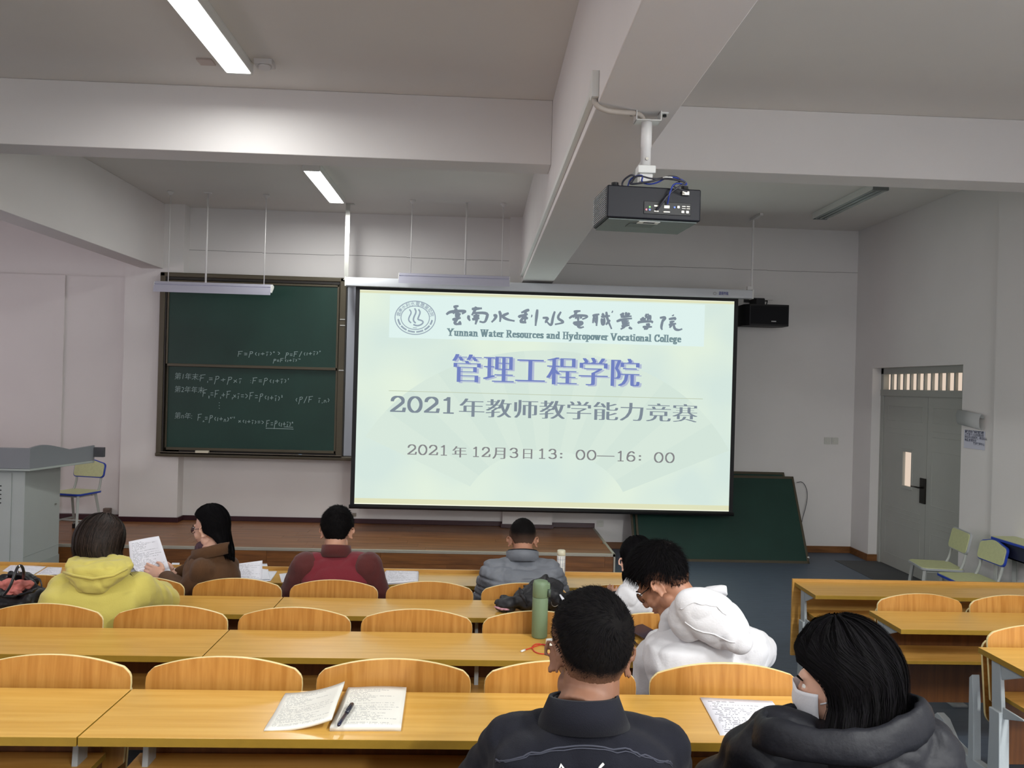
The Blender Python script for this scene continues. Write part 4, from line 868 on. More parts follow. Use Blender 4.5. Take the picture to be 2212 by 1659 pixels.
def bench(row, x0, yf, label, group, n=4, occupied=(), off=0.0):
    L = n*0.53; zt_ = ZT[row]; F = fl(yf-0.17); t = thing('lecture_bench', label, 'bench desk', (x0, yf, 0), 0, group)
    d = MB().box(0.002, L-0.002, -0.335, 0.0, zt_-0.025, zt_); dt = obj('desktop', d, [desk_m, edge_m], t, bevel=0.0015)
    for pl in dt.data.polygons:
        if abs(pl.normal.z) < .5: pl.material_index = 1
    # shelf
    s = MB().box(0.05, L-0.05, -0.30, -0.05, zt_-0.19, zt_-0.172); sh = obj('shelf', s, [shelf_m, edge_m], t, bevel=0.0015)
    for pl in sh.data.polygons:
        if abs(pl.normal.z) < .5: pl.material_index = 1
    if row == 1:
        obj('front_panel', MB().box(-0.012, L+0.0, 0.002, 0.02, zt_-0.50, zt_+0.022), [back_m, edge_m][0] if False else shelf_m, t, bevel=0.002)
    else:
        obj('modesty_panel', MB().box(0.07, L-0.07, -0.045, -0.03, F+0.26, zt_-0.026), panel_m, t, bevel=0.0015)
    for x in ((0.10 if x0 < 0 else 0.024), L/2, (L-0.10 if x0 < 0 else L-0.024)):
        o = clone(lg if row > 1 else lg1, t, (x, 0, F)); o.scale = (1, 1, (zt_-0.026-F)/0.73)
    if row > 1:
        for i in range(n):
            x = 0.265+0.53*i+off
            clone(bk, t, (x, 0.04, zt_+0.088))
            if i in occupied: clone(stp, t, (x, 0.26, F+0.425), (R(3), 0, 0))
            else: clone(stp, t, (x, 0.125, F+0.555), (R(83), 0, 0))
    return t
XA, XB, XR0 = -1.04, -3.16, 2.185
LY = {1: 5.44, 2: 4.41, 3: 3.455, 4: 2.49, 5: 1.43}; RY = {1: 5.35, 2: 4.32, 3: 3.36}
GL = 'bench desks of the left block'; GR = 'bench desks of the right block'
on = {1: 'front', 2: 'second', 3: 'third', 4: 'fourth', 5: 'fifth'}
desc = {(1, 'A'): 'front-row beech bench desk holding the plaid tumbler, before the man in red',
 (1, 'B'): 'front-row beech bench desk left of the man in red, covered with loose papers',
 (2, 'A'): 'second-row beech bench desk with the black jacket heaped on it',
 (2, 'B'): 'second-row beech bench desk on which the woman in yellow rests her arm',
 (3, 'A'): 'third-row beech bench desk carrying the green bottle and red cable',
 (3, 'B'): 'third-row beech bench desk at the left, empty, behind the woman in yellow',
 (4, 'A'): 'nearest beech bench desk with the open book and the handwritten sheet',
 (4, 'B'): 'nearest beech bench desk at the far left, empty, beside the one with the book',
 (5, 'A'): 'beech bench desk whose seats the two nearest people use'}
occ = {(2, 'A'): (0, 2), (2, 'B'): (3,), (3, 'A'): (3,), (3, 'B'): (2,), (4, 'A'): (3,), (5, 'A'): (2, 3)}
for row in (1, 2, 3, 4, 5):
    for u, x0 in (('A', XA), ('B', XB)):
        if (row, u) == (5, 'B'): continue
        bench(row, x0, LY[row], desc[(row, u)], GL, occupied=occ.get((row, u), ()))
for row, d_ in ((1, 'front beech bench desk of the right block, nearest the door'), (2, 'middle beech bench desk of the right block'), (3, 'beech bench desk of the right block nearest the camera, cut by the frame')):
    bench(row, XR0, RY[row], d_, GR, off=0.05)
# ================================================================== PEOPLE
skin_m = mat('skin', rgb(198, 148, 122), 0.5, var=0.05, vscale=25)
skin2_m = mat('skin_tanned', rgb(170, 120, 94), 0.5, var=0.05, vscale=25)
skin3_m = mat('skin_light', rgb(214, 168, 146), 0.5, var=0.05, vscale=25)
hair_m = mat('black_hair', rgb(11, 10, 11), 0.75, spec=0.07)
hairb_m = mat('dark_brown_hair', rgb(30, 23, 20), 0.6, spec=0.25)
hairs_m = mat('black_hair_strand', rgb(17, 15, 18), 0.8, spec=0.05); hairbs_m = mat('brown_hair_strand', rgb(54, 42, 36), 0.6, spec=0.25)
eye_m = mat('eye_white', rgb(226, 222, 216), 0.25); iris_m = mat('iris', rgb(26, 18, 14), 0.2)
lip_m = mat('lips', rgb(160, 96, 88), 0.45)
def hairfade(name, skin, hair):
    M = bpy.data.materials.new(name); M.use_nodes = True; nt = M.node_tree; b = nt.nodes['Principled BSDF']; b.inputs['Roughness'].default_value = 0.75; b.inputs['Specular IOR Level'].default_value = 0.08
    at = nt.nodes.new('ShaderNodeAttribute'); at.attribute_name = 'fade'; mx = nt.nodes.new('ShaderNodeMix'); mx.data_type = 'RGBA'
    mx.inputs[6].default_value = skin; mx.inputs[7].default_value = hair
    tc = nt.nodes.new('ShaderNodeTexCoord'); n = nt.nodes.new('ShaderNodeTexNoise'); n.inputs['Scale'].default_value = 500; nt.links.new(tc.outputs['Object'], n.inputs[0])
    ma = nt.nodes.new('ShaderNodeMath'); ma.operation = 'MULTIPLY_ADD'; ma.inputs[1].default_value = 0.5; ma.inputs[2].default_value = -0.25
    nt.links.new(n.outputs['Fac'], ma.inputs[0]); a2 = nt.nodes.new('ShaderNodeMath'); a2.operation = 'ADD'; a2.use_clamp = True
    nt.links.new(at.outputs['Fac'], a2.inputs[0]); nt.links.new(ma.outputs[0], a2.inputs[1])
    nt.links.new(a2.outputs[0], mx.inputs[0]); nt.links.new(mx.outputs[2], b.inputs['Base Color']); return M
def loft(mb, rings_, s, f, n=24, e=2.3):
    out = []
    for c, a, b in rings_:
        c = Vector(c); row = []
        for k in range(n):
            t = 2*math.pi*k/n; ct, st = math.cos(t), math.sin(t)
            row.append(c+s*(a*math.copysign(abs(ct)**(2/e), ct))+f*(b*math.copysign(abs(st)**(2/e), st)))
        out.append(row)
    return mb.rings(out)
def limb(mb, pts, rs, n=14):
    mb.tube(smooth3(pts, 2), [rs[0]+(rs[-1]-rs[0])*0]*0 or interp(rs, len(smooth3(pts, 2))), n)
    for p, r in zip(pts, rs): mb.ell(p, (r, r, r), seg=12, rin=8)
    return mb
def interp(rs, n):
    out = []
    for i in range(n):
        t = i/(n-1)*(len(rs)-1); k = min(int(t), len(rs)-2); out.append(rs[k]+(rs[k+1]-rs[k])*(t-k))
    return out
def hand_mb(mb, wrist, along, thumb, curl=35, spread=0.0, scale=1.0):
    """palm, four unequal jointed fingers and a thumb leaving the side of the palm"""
    y = along.normalized(); x = (thumb-y*thumb.dot(y)).normalized(); z = x.cross(y); M = Matrix((x, y, z)).transposed(); s = scale
    T = lambda p: wrist+M @ (Vector(p)*s)
    mb.ell(T((0, .045, 0)), (.040*s, .050*s, .0145*s), M=M, seg=14, rin=10)
    mb.tube([T((0, -.02, 0)), T((0, .02, 0))], [.024*s, .026*s], 12)
    for i, (fx, L) in enumerate(((.030, .072), (.0095, .081), (-.0115, .075), (-.0315, .058))):
        p = Vector((fx, .082, 0)); a = 0; pts = [T((fx, .06, 0)), T(p)]; dirx = (fx*0.9+spread*fx*3)
        for k, fr in enumerate((.45, .30, .25)):
            a += R(curl*(0.6 if k == 0 else 1.0)); d = Vector((dirx*.3, math.cos(a), -math.sin(a))).normalized(); p = p+d*L*fr; pts.append(T(p))
        mb.tube(pts, [.0088*s, .0088*s, .0082*s, .0076*s, .0062*s], 10)
    pts = [T((.028, .015, -.004)), T((.050, .038, -.012)), T((.058, .062, -.018)), T((.054, .086, -.026))]; mb.tube(pts, [.014*s, .0115*s, .0098*s, .0075*s], 10)
def head_mb(mb, H, Q, n_base, nr=0.056, sc=1.0, ear=.084):
    T = lambda p: H+Q @ (Vector(p)*sc)
    E = lambda c, r, M=None: mb.ell(T(c), tuple(v*sc for v in r), M=(Q @ M if M else Q), seg=24, rin=16)
    E((0, -.012, .02), (.075, .096, .100)); E((0, .036, -.022), (.062, .060, .082)); E((0, .030, -.092), (.052, .052, .034)); E((0, .074, -.106), (.022, .018, .017))
    for s in (-1, 1):
        E((s*.037, .060, -.042), (.025, .024, .026)); E((s*.030, .083, -.006), (.015, .010, .009)); E((s*.052, .006, -.075), (.016, .03, .028))
        # ear: rim, lobe and bowl
        Me = Matrix.Rotation(s*R(-36), 3, 'Z'); ec = Vector((s*ear, -.008, -.018)); rim = []
        for i in range(15):
            a = R(-60+i*17); q = Vector((s*(.004+.004*math.sin(a)), -.019*math.cos(a+.2), .034*math.sin(a))); rim.append(T(ec+Me @ q))
        mb.tube(rim, [.0046*sc]*15, 8); E(ec+Vector((-s*.003, .0, .0)), (.0046, .017, .031), Me); E(ec+Me @ Vector((s*.001, .006, -.026)), (.005, .008, .009), Me)
        mb.tube([T((s*.066, .004, -.016)), T((s*.079, -.004, -.016))], [.012*sc, .008*sc], 8)
    mb.tube([T((0, .086, .010)), T((0, .102, -.018)), T((0, .113, -.034))], [.0075*sc, .009*sc, .0115*sc], 10)
    E((0, .106, -.041), (.0165, .012, .0085)); E((0, .084, .020), (.046, .014, .010)); E((0, .0905, -.068), (.022, .009, .0055)); E((0, .089, -.079), (.019, .009, .0065))
    mb.tube([T((0, -.028, -.045)), T((0, -.03, -.09)), n_base], [.060*sc, nr*sc, nr*1.08*sc], 18)
def noise_disp(mb, amp, freq, seed=0, stretch=(1, 1, 1), extra=None):
    me = bpy.data.meshes.new('n'); me.from_pydata(mb.v, [], mb.f); me.update(); nor = [v.normal.copy() for v in me.vertices]; bpy.data.meshes.remove(me)
    out = []
    for v, n in zip(mb.v, nor):
        v = Vector(v); q = Vector((v.x*stretch[0], v.y*stretch[1], v.z*stretch[2]))*freq+Vector((seed*7.1, seed*3.3, 0))
        rd = max(0, 1-2.4*abs(noise.noise(q*.9+Vector((3.1, 1.7, seed))))); d = amp*(noise.noise(q)+0.5*noise.noise(q*2.1)-.9*rd*rd); d = d+(extra(v, n) if extra else 0); out.append(tuple(v+n*d))
    mb.v = out; return mb
def strips(name, paths, w0, m, par, org):
    """hair strands: thin tapering strips"""
    mb = MB()
    for P, nrm in paths:
        k = len(mb.v); n = len(P)
        for i, p in enumerate(P):
            t = (P[min(i+1, n-1)]-P[max(i-1, 0)]).normalized(); s = t.cross(nrm)
            s = s.normalized() if s.length > 1e-6 else Vector((1, 0, 0)); h = w0*(1-0.75*i/(n-1))/2
            mb.v += [tuple(p+s*h-org), tuple(p-s*h-org)]
        for i in range(n-1): mb.f.append((k+2*i, k+2*i+1, k+2*i+3, k+2*i+2)); mb.m.append(0)
    me = bpy.data.meshes.new(name); me.from_pydata(mb.v, [], mb.f); me.materials.append(m); me.polygons.foreach_set('use_smooth', [True]*len(me.polygons)); me.update()
    o = bpy.data.objects.new(name, me); C.objects.link(o); o.parent = par; return o
class Person:
    def __init__(s, label, pel, yaw_, N, H, hrot, SL, SR, EL, ER, WL, WR, sc=1.0, skin=None, legs=None, hscale=1.0, handL=(0, 1, -.2), handR=(0, 1, -.2), curl=(40, 40), nr=.056, thumbL=None, thumbR=None, ear=.084):
        s.t = thing('person', label, 'person', (pel.x, pel.y, 0)); s.org = Vector((pel.x, pel.y, 0)); s.pel = pel; s.N = N; s.H = H; s.sc = sc; s.hs = hscale
        s.f = Vector((-math.sin(R(yaw_)), math.cos(R(yaw_)), 0)); s.s = Vector((s.f.y, -s.f.x, 0)); s.S = (SL, SR); s.E = (EL, ER); s.W = (WL, WR)
        yw, pt, rl = hrot; s.Q = Matrix.Rotation(R(yw), 3, 'Z') @ Matrix.Rotation(R(-pt), 3, 'X') @ Matrix.Rotation(R(rl), 3, 'Y')
        F = fl(pel.y); kn = []; an = []
        for k in (-1, 1):
            kk = pel+s.f*0.43+s.s*(k*0.10); kk.z = F+0.49; kn.append(kk); aa = kk-s.f*0.02; aa.z = F+0.10; an.append(aa)
        s.K, s.A, s.F = kn, an, F
        mb = MB(); ch = pel.lerp(N, .62)
        loft(mb, [(pel-Vector((0, 0, .07)), .12, .09), (pel, .135, .095), (pel.lerp(N, .35), .115, .08), (pel.lerp(N, .65), .13, .09), (pel.lerp(N, .86), .12, .075), (N, .055, .055)], s.s, s.f)
        for k in (0, 1):
            limb(mb, [N.lerp(s.S[k], .35)-Vector((0, 0, .02)), s.S[k], s.E[k], s.W[k]], [.05, .045, .036, .025])
            d = Vector((handL, handR)[k]); th = (thumbL, thumbR)[k]; th = Vector(th) if th else s.s*(1 if k == 0 else -1)
            hand_mb(mb, s.W[k], d, th, curl[k])
            limb(mb, [pel+s.s*((-1, 1)[k]*.085), kn[k], an[k]], [.07, .048, .036])
            mb.tube([an[k], an[k]+s.f*.06-Vector((0, 0, .05)), an[k]+s.f*.15-Vector((0, 0, .07))], [.036, .035, .022], 10)
        head_mb(mb, H, s.Q, N, nr, hscale, ear)
        r_ = remesh(mb, 0.0048, 3, 0.5); r_.v = [tuple(Vector(v)-s.org) for v in r_.v]
        obj('body', r_, skin or skin_m, s.t, smooth=True)
        T = lambda p: H+s.Q @ (Vector(p)*hscale)-s.org; s.T = T
        for k in (-1, 1):
            e = obj('eye', MB().ell(T((k*.031, .0775, -.004)), (.0120,)*3, seg=14, rin=10), eye_m, s.t, smooth=True)
            obj('iris', MB().ell(T((k*.032, .0852, -.004)), (.0052,)*3, seg=10, rin=8), iris_m, e, smooth=True)
            obj('eyebrow', MB().tube([T((k*.016, .0965, .018)), T((k*.034, .0935, .024)), T((k*.052, .079, .019))], [.0025, .003, .0015], 6), hair_m, s.t, smooth=True)
        obj('mouth', MB().ell(T((0, .0925, -.069)), (.021, .0085, .004), M=s.Q).ell(T((0, .091, -.0775)), (.018, .0085, .005), M=s.Q), lip_m, s.t, smooth=True)
    def part(s, name, mb, m, voxel=None, sm=6, disp=None, smooth=True, bevel=0):
        if voxel: mb = remesh(mb, voxel, sm)
        if disp: mb = noise_disp(mb, **disp)
        mb.v = [tuple(Vector(v)-s.org) for v in mb.v]
        return obj(name, mb, m, s.t, smooth=smooth, bevel=bevel)
    def legs(s, m, shoe, bulk=1.0):
        mb = MB(); P = s.pel
        loft(mb, [(P-Vector((0, 0, .085)), .15, .12), (P, .165, .12), (P.lerp(s.N, .18), .15, .11)], s.s, s.f)
        for k in (0, 1): limb(mb, [P+s.s*((-1, 1)[k]*.09)+s.f*.02-Vector((0, 0, .01)), s.K[k], s.A[k]+Vector((0, 0, .02))], [.088*bulk, .062*bulk, .05*bulk])
        s.part('trousers', mb, m, 0.011, 5, dict(amp=.004, freq=14, seed=3))
        for k in (0, 1):
            a = s.A[k]; b = a+s.f*.17; mb = MB(); z = s.F
            loft(mb, [(a-s.f*.06+Vector((0, 0, z+.028-a.z)), .034, .03), ], s.s, s.f) if False else None
            mb.ell((a.x, a.y, z+.055), (.045, .06, .055)).ell((b.x, b.y, z+.04), (.045, .06, .04)); mb.tube([(a.x, a.y, z+.045), (b.x, b.y, z+.035)], [.043, .04], 12)
            r_ = remesh(mb, .008, 5); r_.v = [(v[0], v[1], max(v[2], z+.001)) for v in r_.v]; s.part('shoe', r_, shoe)
    def top(s, rings_, arm_r, m, name='jacket', voxel=.009, sm=5, disp=None, sleeve_end=.93, extra=None, sh=.085):
        mb = MB(); P, N = s.pel, s.N
        loft(mb, rings_, s.s, s.f, e=2.5)
        for k in (0, 1):
            S_, E_, W_ = s.S[k], s.E[k], s.W[k]
            limb(mb, [N.lerp(S_, .25)-Vector((0, 0, .05)), N.lerp(S_, .6)-Vector((0, 0, .022)), S_, S_.lerp(E_, .5), E_, E_.lerp(W_, .5), E_.lerp(W_, sleeve_end)], [sh, sh*.95, arm_r[0], arm_r[1], arm_r[2], arm_r[3], arm_r[4]])
        if extra: extra(mb)
        return s.part(name, mb, m, voxel, sm, disp)
    # ---- hair
    def short_hair(s, top=.022, side=.010, nape=-.075, n=5000, seedv=1, length=.02, whorl=(.012, -.07, .075), m=None, fade=(.0, .055), w0=.0013, bang=.012, rough=.003, skin=(198,148,122)):
        rnd = random.Random(seedv); c0 = Vector((0, -.011, .02)); ax = Vector((.0755, .0965, .1005)); Q, H, hs = s.Q, s.H, s.hs
        def line_z(az):       # az 0 = back, pi = face
            a = abs(az); pts = [(0, nape), (.55, nape+.002), (1.0, nape+.022), (1.25, -.004), (1.62, .006), (1.85, -.012), (2.05, .035), (2.35, .068), (3.15, .082-bang)]
            for (a0, z0), (a1, z1) in zip(pts, pts[1:]):
                if a <= a1: return z0+(z1-z0)*(a-a0)/(a1-a0)
            return pts[-1][1]
        def surf(d, off): # d unit dir
            return c0+Vector((d.x*(ax.x+off), d.y*(ax.y+off), d.z*(ax.z+off)))
        def thick(d, p):
            az = math.atan2(d.x, -d.y); g = (p.z-line_z(az))/.03; g = max(-1, min(1, g)); up = max(0, min(1, (p.z+.02)/.09))
            th = side+(top-side)*up; return (th*min(1, max(0, g*1.2)) if g > 0 else -.018*min(1, -g*2)), g, az
        mb = MB(); NA, NT = 72, 44; fd = []
        for j in range(NT+1):
            row = []
            for i in range(NA):
                th = max(.01, math.pi*j/NT); ph = 2*math.pi*i/NA; d = Vector((math.sin(th)*math.sin(ph), -math.sin(th)*math.cos(ph), math.cos(th)))
                p = surf(d, 0); t_, g, az = thick(d, p); t_ += rough*noise.noise(d*9+Vector((seedv, 0, 0)))*(1 if g > .4 else 0); p = surf(d, t_+.0012)
                row.append(H+Q @ (p*hs)); fd.append(max(0, min(1.4, (p.z-line_z(az)-fade[0])/max(.001, fade[1]-fade[0]))) if abs(az) < 2.0 else 1.4)
            base = len(mb.v); mb.v += [tuple(v-s.org) for v in row]
        for j in range(NT):
            for i in range(NA): a = j*NA+i; b = j*NA+(i+1) % NA; mb.f.append((a, a+NA, b+NA, b)); mb.m.append(0)
        key = 'hair_fade_%d_%d' % skin[:2]; M_ = MATS.get(key) or hairfade(key, tuple(c*0.75 for c in rgb(*skin)[:3])+(1,), rgb(14, 12, 12)); MATS[key] = M_
        o = obj('hair', mb, M_, s.t, smooth=True); at = o.data.attributes.new('fade', 'FLOAT', 'POINT'); at.data.foreach_set('value', fd)
        paths = []; wv = Vector(whorl)
        tries = 0
        while len(paths) < n and tries < n*6:
            tries += 1; z = rnd.uniform(-.8, 1); a = rnd.uniform(0, 6.2832); rr_ = math.sqrt(max(0, 1-z*z)); d = Vector((rr_*math.sin(a), -rr_*math.cos(a), z)); p = surf(d, 0); t_, g, az = thick(d, p)
            fv = (p.z-line_z(az)-fade[0])/max(.001, fade[1]-fade[0])
            if g <= .05 or (abs(az) < 2.0 and rnd.random() > fv): continue
            nrm = Vector((d.x/ax.x, d.y/ax.y, d.z/ax.z)).normalized(); w_ = (p-wv); tang = (w_-nrm*w_.dot(nrm)); dist = tang.length+1e-5; tang /= dist
            sw_ = nrm.cross(tang); swirl = max(0, 1-dist/.07)*1.2; dr = (tang+sw_*swirl+Vector((rnd.uniform(-.25, .25), rnd.uniform(-.25, .25), rnd.uniform(-.25, .25)))).normalized()
            L = length*(.55+.6*rnd.random())*(.35+.65*min(1, max(0, (p.z+.06)/.12)))
            r0_ = surf(d, t_-.002); P = [r0_, r0_+dr*L*.4+nrm*L*.22, r0_+dr*L*.75+nrm*L*.24, r0_+dr*L+nrm*L*(.16+rnd.uniform(-.1, .15))]
            paths.append(([H+Q @ (x*hs) for x in P], Q @ nrm))
        k_ = int(len(paths)*.62); strips('hair_strands', paths[:k_], w0, m or hair_m, o, s.org)['kind'] = 'stuff'; strips('hair_strands', paths[k_:], w0, hairbs_m if m is hairb_m else hairs_m, o, s.org)['kind'] = 'stuff'
        return o
    def long_hair(s, tips, opening=118, n=2200, seedv=1, m=None, th=.014, hang=None, w0=.002, eq=.0, part_=0.0, wav=.006, strand_len=1.0, up=1.0, tf=(.17, .36)):
        """tips(az) -> world point where the hair sheet at that azimuth (0 back, + towards the person's right) ends; hang(az) -> optional middle point"""
        rnd = random.Random(seedv); c0 = Vector((0, -.012, .022)); ax = Vector((.0755+th, .0965+th, .1005+th)); Q, H, hs = s.Q, s.H, s.hs
        def E(az, t, off=0):
            az0 = az; g_ = max(0, min(1, (t-tf[0])/(tf[1]-tf[0]))); g_ = g_*g_*(3-2*g_); az = az*((180*(1-g_)+opening*g_)/opening); a = R(az); t1 = .5
            el = math.pi*(.02+ (.60+eq)*min(1, t/t1)); d = Vector((math.sin(el)*math.sin(a), -math.sin(el)*math.cos(a), math.cos(el)))
            k = abs(az0)/opening; o2 = off+wav*noise.noise(Vector((az*.09, t*1.2, seedv)))+.004*noise.noise(Vector((az*.3, t*1.6, seedv+5)))
            p = c0+Vector((d.x*(ax.x+o2), d.y*(ax.y+o2), d.z*(ax.z+o2)*(up if d.z > 0 else 1)+.004*math.sin(el)))
            if k > .75: p.y -= (k-.75)*.03
            p = H+Q @ (p*hs)
            if t > t1:
                az = az0; e = E(az0, t1, off); tip = tips(az0); u = (t-t1)/(1-t1); md = hang(az) if hang else e.lerp(tip, .5)+(e-H).normalized()*.012
                q = e*((1-u)**2)+md*(2*u*(1-u))+tip*(u*u); out = (e-H); out.z = 0; out = out.normalized() if out.length > 0 else out
                q += out*(off+wav*noise.noise(Vector((az*.12, t*3, seedv+2))))
                return q
            return p
        NA, NT = 64, 36; mb = MB()
        for layer in (0, 1):
            for j in range(NT+1):
                for i in range(NA+1):
                    az = -opening+2*opening*i/NA; edge = min(i, NA-i)/6; edge = min(1, edge)
                    mb.v.append(tuple(E(az, j/NT, 0 if layer == 0 else -.016*edge*(1 if j < NT-2 else .3)-.0015)-s.org))
        W_ = NA+1; L0 = (NT+1)*W_
        for j in range(NT):
            for i in range(NA):
                a = j*W_+i; mb.f += [(a, a+1, a+W_+1, a+W_), (L0+a, L0+a+W_, L0+a+W_+1, L0+a+1)]; mb.m += [0, 0]
            for i in (0, NA): a = j*W_+i; mb.f.append((a, a+W_, L0+a+W_, L0+a)); mb.m.append(0)
        for i in range(NA): a = NT*W_+i; mb.f.append((a, a+1, L0+a+1, L0+a)); mb.m.append(0)
        o = obj('hair', mb, m or hair_m, s.t, smooth=True); paths = []
        for _ in range(n):
            az = rnd.uniform(-opening, opening); t0 = rnd.choice((0.02, rnd.uniform(0, .5), rnd.uniform(0, .8))); t1 = min(1.0+.02*rnd.random(), t0+rnd.uniform(.25, .6)); off = rnd.uniform(.0, .0035); P = []
            daz = rnd.uniform(-4, 4)
            for k in range(7):
                u = k/6; P.append(E(az+daz*u, t0+(t1-t0)*u, off*(1 if k < 6 else .2)))
            nrm = (P[3]-H).normalized(); paths.append((P, nrm))
        k_ = int(len(paths)*.62); strips('hair_strands', paths[:k_], w0, m or hair_m, o, s.org)['kind'] = 'stuff'; strips('hair_strands', paths[k_:], w0, hairbs_m if m is hairb_m else hairs_m, o, s.org)['kind'] = 'stuff'
        s.Ehair = E
        return o
    def glasses(s, m, r=.022, squash=.85):
        T = s.T; g = None; mb = MB()
        for k in (-1, 1):
            c = Vector((k*.033, .103, -.004)); mb.tube([T(c+Vector((r*1.15*math.cos(a*.5236), -abs(k*.033+r*math.cos(a*.5236))*.18, r*squash*math.sin(a*.5236)))) for a in range(13)], .0016, 6, caps=False)
            mb.tube([T((k*.057, .094, .003)), T((k*.072, .07, .004)), T((k*.080, .0, .004)), T((k*.078, -.018, -.010))], .0019, 6)
        mb.tube([T((-.011, .104, .0)), T((0, .1065, .003)), T((.011, .104, 0))], .0014, 6)
        o = obj('glasses', mb, m, s.t, smooth=True); ln = MB()
        gl = MATS.get('lens') 
        if not gl:
            gl = mat('lens', (1, 1, 1, 1), 0.02); bb = gl.node_tree.nodes['Principled BSDF']; bb.inputs['Transmission Weight'].default_value = 1; bb.inputs['IOR'].default_value = 1.1
        for k in (-1, 1):
            c = Vector((k*.033, .1025, -.004)); ln.add([T(c+Vector((r*1.12*math.cos(a*.5236), -abs(k*.033+r*math.cos(a*.5236))*.18, r*squash*math.sin(a*.5236)))) for a in range(12)], [tuple(range(12))])
        obj('lens', ln, gl, o); return o
V3 = Vector
def lerp(a, b, t): return a.lerp(b, t)
denim = mat('dark_denim', rgb(22, 23, 31), 0.9, var=0.14, vscale=9, bump=0.25, bscale=500, spec=0.15, sheen=0.05)
denim_seam = mat('denim_seam', rgb(52, 54, 66), 0.85)
dark_trouser = mat('dark_trousers', rgb(30, 32, 40), 0.85); jeans = mat('blue_jeans', rgb(52, 62, 84), 0.85, var=.1)
shoe_w = mat('white_shoe', rgb(206, 206, 204), 0.5); shoe_b = mat('black_shoe', rgb(24, 24, 24), 0.4)
shoe_of = {}
def torso_rings(p, wb, db, k=1.0, neck=.075):
    P, N = p.pel, p.N
    return [(P-V3((0, 0, .06)), wb*.98, db), (P.lerp(N, .2), wb*.95, db), (P.lerp(N, .45), wb*.98, db*1.02), (P.lerp(N, .68), wb*1.04*k, db*1.08), (P.lerp(N, .84), wb*.98*k, db*.98), (P.lerp(N, .94), wb*.72, db*.8), (N+V3((0, 0, .0)), neck, neck)]
def collar(p, c, rx, ry, h, tilt, m, name='collar', thick=.006, flare=.01, fold=None, open_=0, seg=48, zfun=None, axis=None):
    """a standing collar: ring wall round the neck, optionally folded outwards"""
    mb = MB(); s_, f_ = p.s, p.f; up = (axis or V3((0, 0, 1))).normalized(); prof = [(0, 0), (.35, .35), (.7, .75), (1, 1)]
    rows = []
    for j, (u, _) in enumerate(prof):
        rows.append([(u, 0)])
    pr = [(flare*.0, 0), (flare*.4, .5), (flare, 1.0)]
    if fold: pr += [(flare+thick*1.6, 1.02), (flare+fold*.55, .55), (flare+fold, -.05), (flare+fold-thick, -.06), (flare+thick*.6, .8)]
    pr += [(flare-thick, .98), (-thick, 0)]
    for i in range(seg):
        a = 2*math.pi*i/seg; row = []
        for (o_, u) in pr:
            hh = h*(zfun(a) if zfun else 1)
            row.append(c+s_*((rx+o_)*math.cos(a))+f_*((ry+o_)*math.sin(a))+up*(u*hh)+V3((0, 0, tilt*math.sin(a))))
        rows.append(row)
    rows = rows[len(prof):]; n = len(pr); k0 = len(mb.v)
    for r_ in rows: mb.v += [tuple(v) for v in r_]
    for i in range(seg):
        for j in range(n): a = k0+i*n+j; b = k0+i*n+(j+1) % n; c_ = k0+((i+1) % seg)*n+(j+1) % n; d = k0+((i+1) % seg)*n+j; mb.f.append((a, b, c_, d)); mb.m.append(0)
    return p.part(name, mb, m)
# ---------------------------------------------------------------- 1. man in dark denim jacket, back to the camera
y0 = 1.72
p = Person('man in a dark denim jacket with short black hair, nearest the camera, seen from behind', V3((.245, 1.80, .915)), 2, Wy(1260, 1550, 1.715), Wy(1276, 1406, 1.80), (3, 10, 4),
           Wy(1112, 1612, 1.77), Wy(1425, 1624, 1.77), V3((.00, 1.93, 1.06)), V3((.49, 1.93, 1.06)), V3((.17, 2.09, 1.00)), V3((.32, 2.09, 1.00)), handL=(.6, .3, -.3), handR=(-.6, .3, -.3), nr=.062, hscale=1.03, skin=mat('skin_neck_tan', rgb(124, 86, 66), 0.6, var=0.05, vscale=25))  # tan skin, darkened further so its colour carries the shadow side
p.legs(dark_trouser, shoe_b)
def disp_denim(v, n): return .0015*math.sin(v.z*70+6*noise.noise(v*8))*(1 if v.z < 1.3 else .4)
p.top(torso_rings(p, .195, .125, 1.04, .085), (.074, .066, .058, .052, .046), denim, 'jacket', .0075, 6, dict(amp=.0045, freq=9, seed=2, extra=disp_denim), sh=.084)
collar(p, p.N-V3((0, .0, .012)), .078, .072, .058, -.014, denim, fold=.034, flare=-.010, thick=.005)
# seams of the jacket yoke lie on the cloth
def seam(p, pts, r, m, name='seam'):
    dg = bpy.context.evaluated_depsgraph_get(); dg.update(); jk = [c for c in p.t.children if c.name.startswith(('jacket', 'hoodie', 'coat'))][0]
    out = []
    for q in smooth3(pts, 3):
        ok, loc, nor, _ = jk.closest_point_on_mesh(q-p.org); out.append(loc+nor*r*.3+p.org)
    return p.part(name, MB().tube(out, r, 6), m)
seam(p, [Wy(1040, 1640, 1.66), Wy(1090, 1622, 1.62), Wy(1180, 1612, 1.60), Wy(1270, 1610, 1.60), Wy(1370, 1616, 1.60), Wy(1450, 1632, 1.62), Wy(1500, 1655, 1.66)], .0022, denim_seam)
seam(p, [Wy(1040, 1646, 1.66), Wy(1090, 1628, 1.62), Wy(1180, 1618, 1.60), Wy(1270, 1616, 1.60), Wy(1370, 1622, 1.60), Wy(1450, 1638, 1.62), Wy(1500, 1661, 1.66)], .0014, denim_seam)
dg = bpy.context.evaluated_depsgraph_get(); dg.update()
def on_cloth(p, q, lift=.002):
    jk = [c for c in p.t.children if c.name.startswith(('jacket', 'hoodie', 'coat'))][0]
    ok, loc, nor, _ = jk.closest_point_on_mesh(q-p.org); return loc+nor*lift+p.org
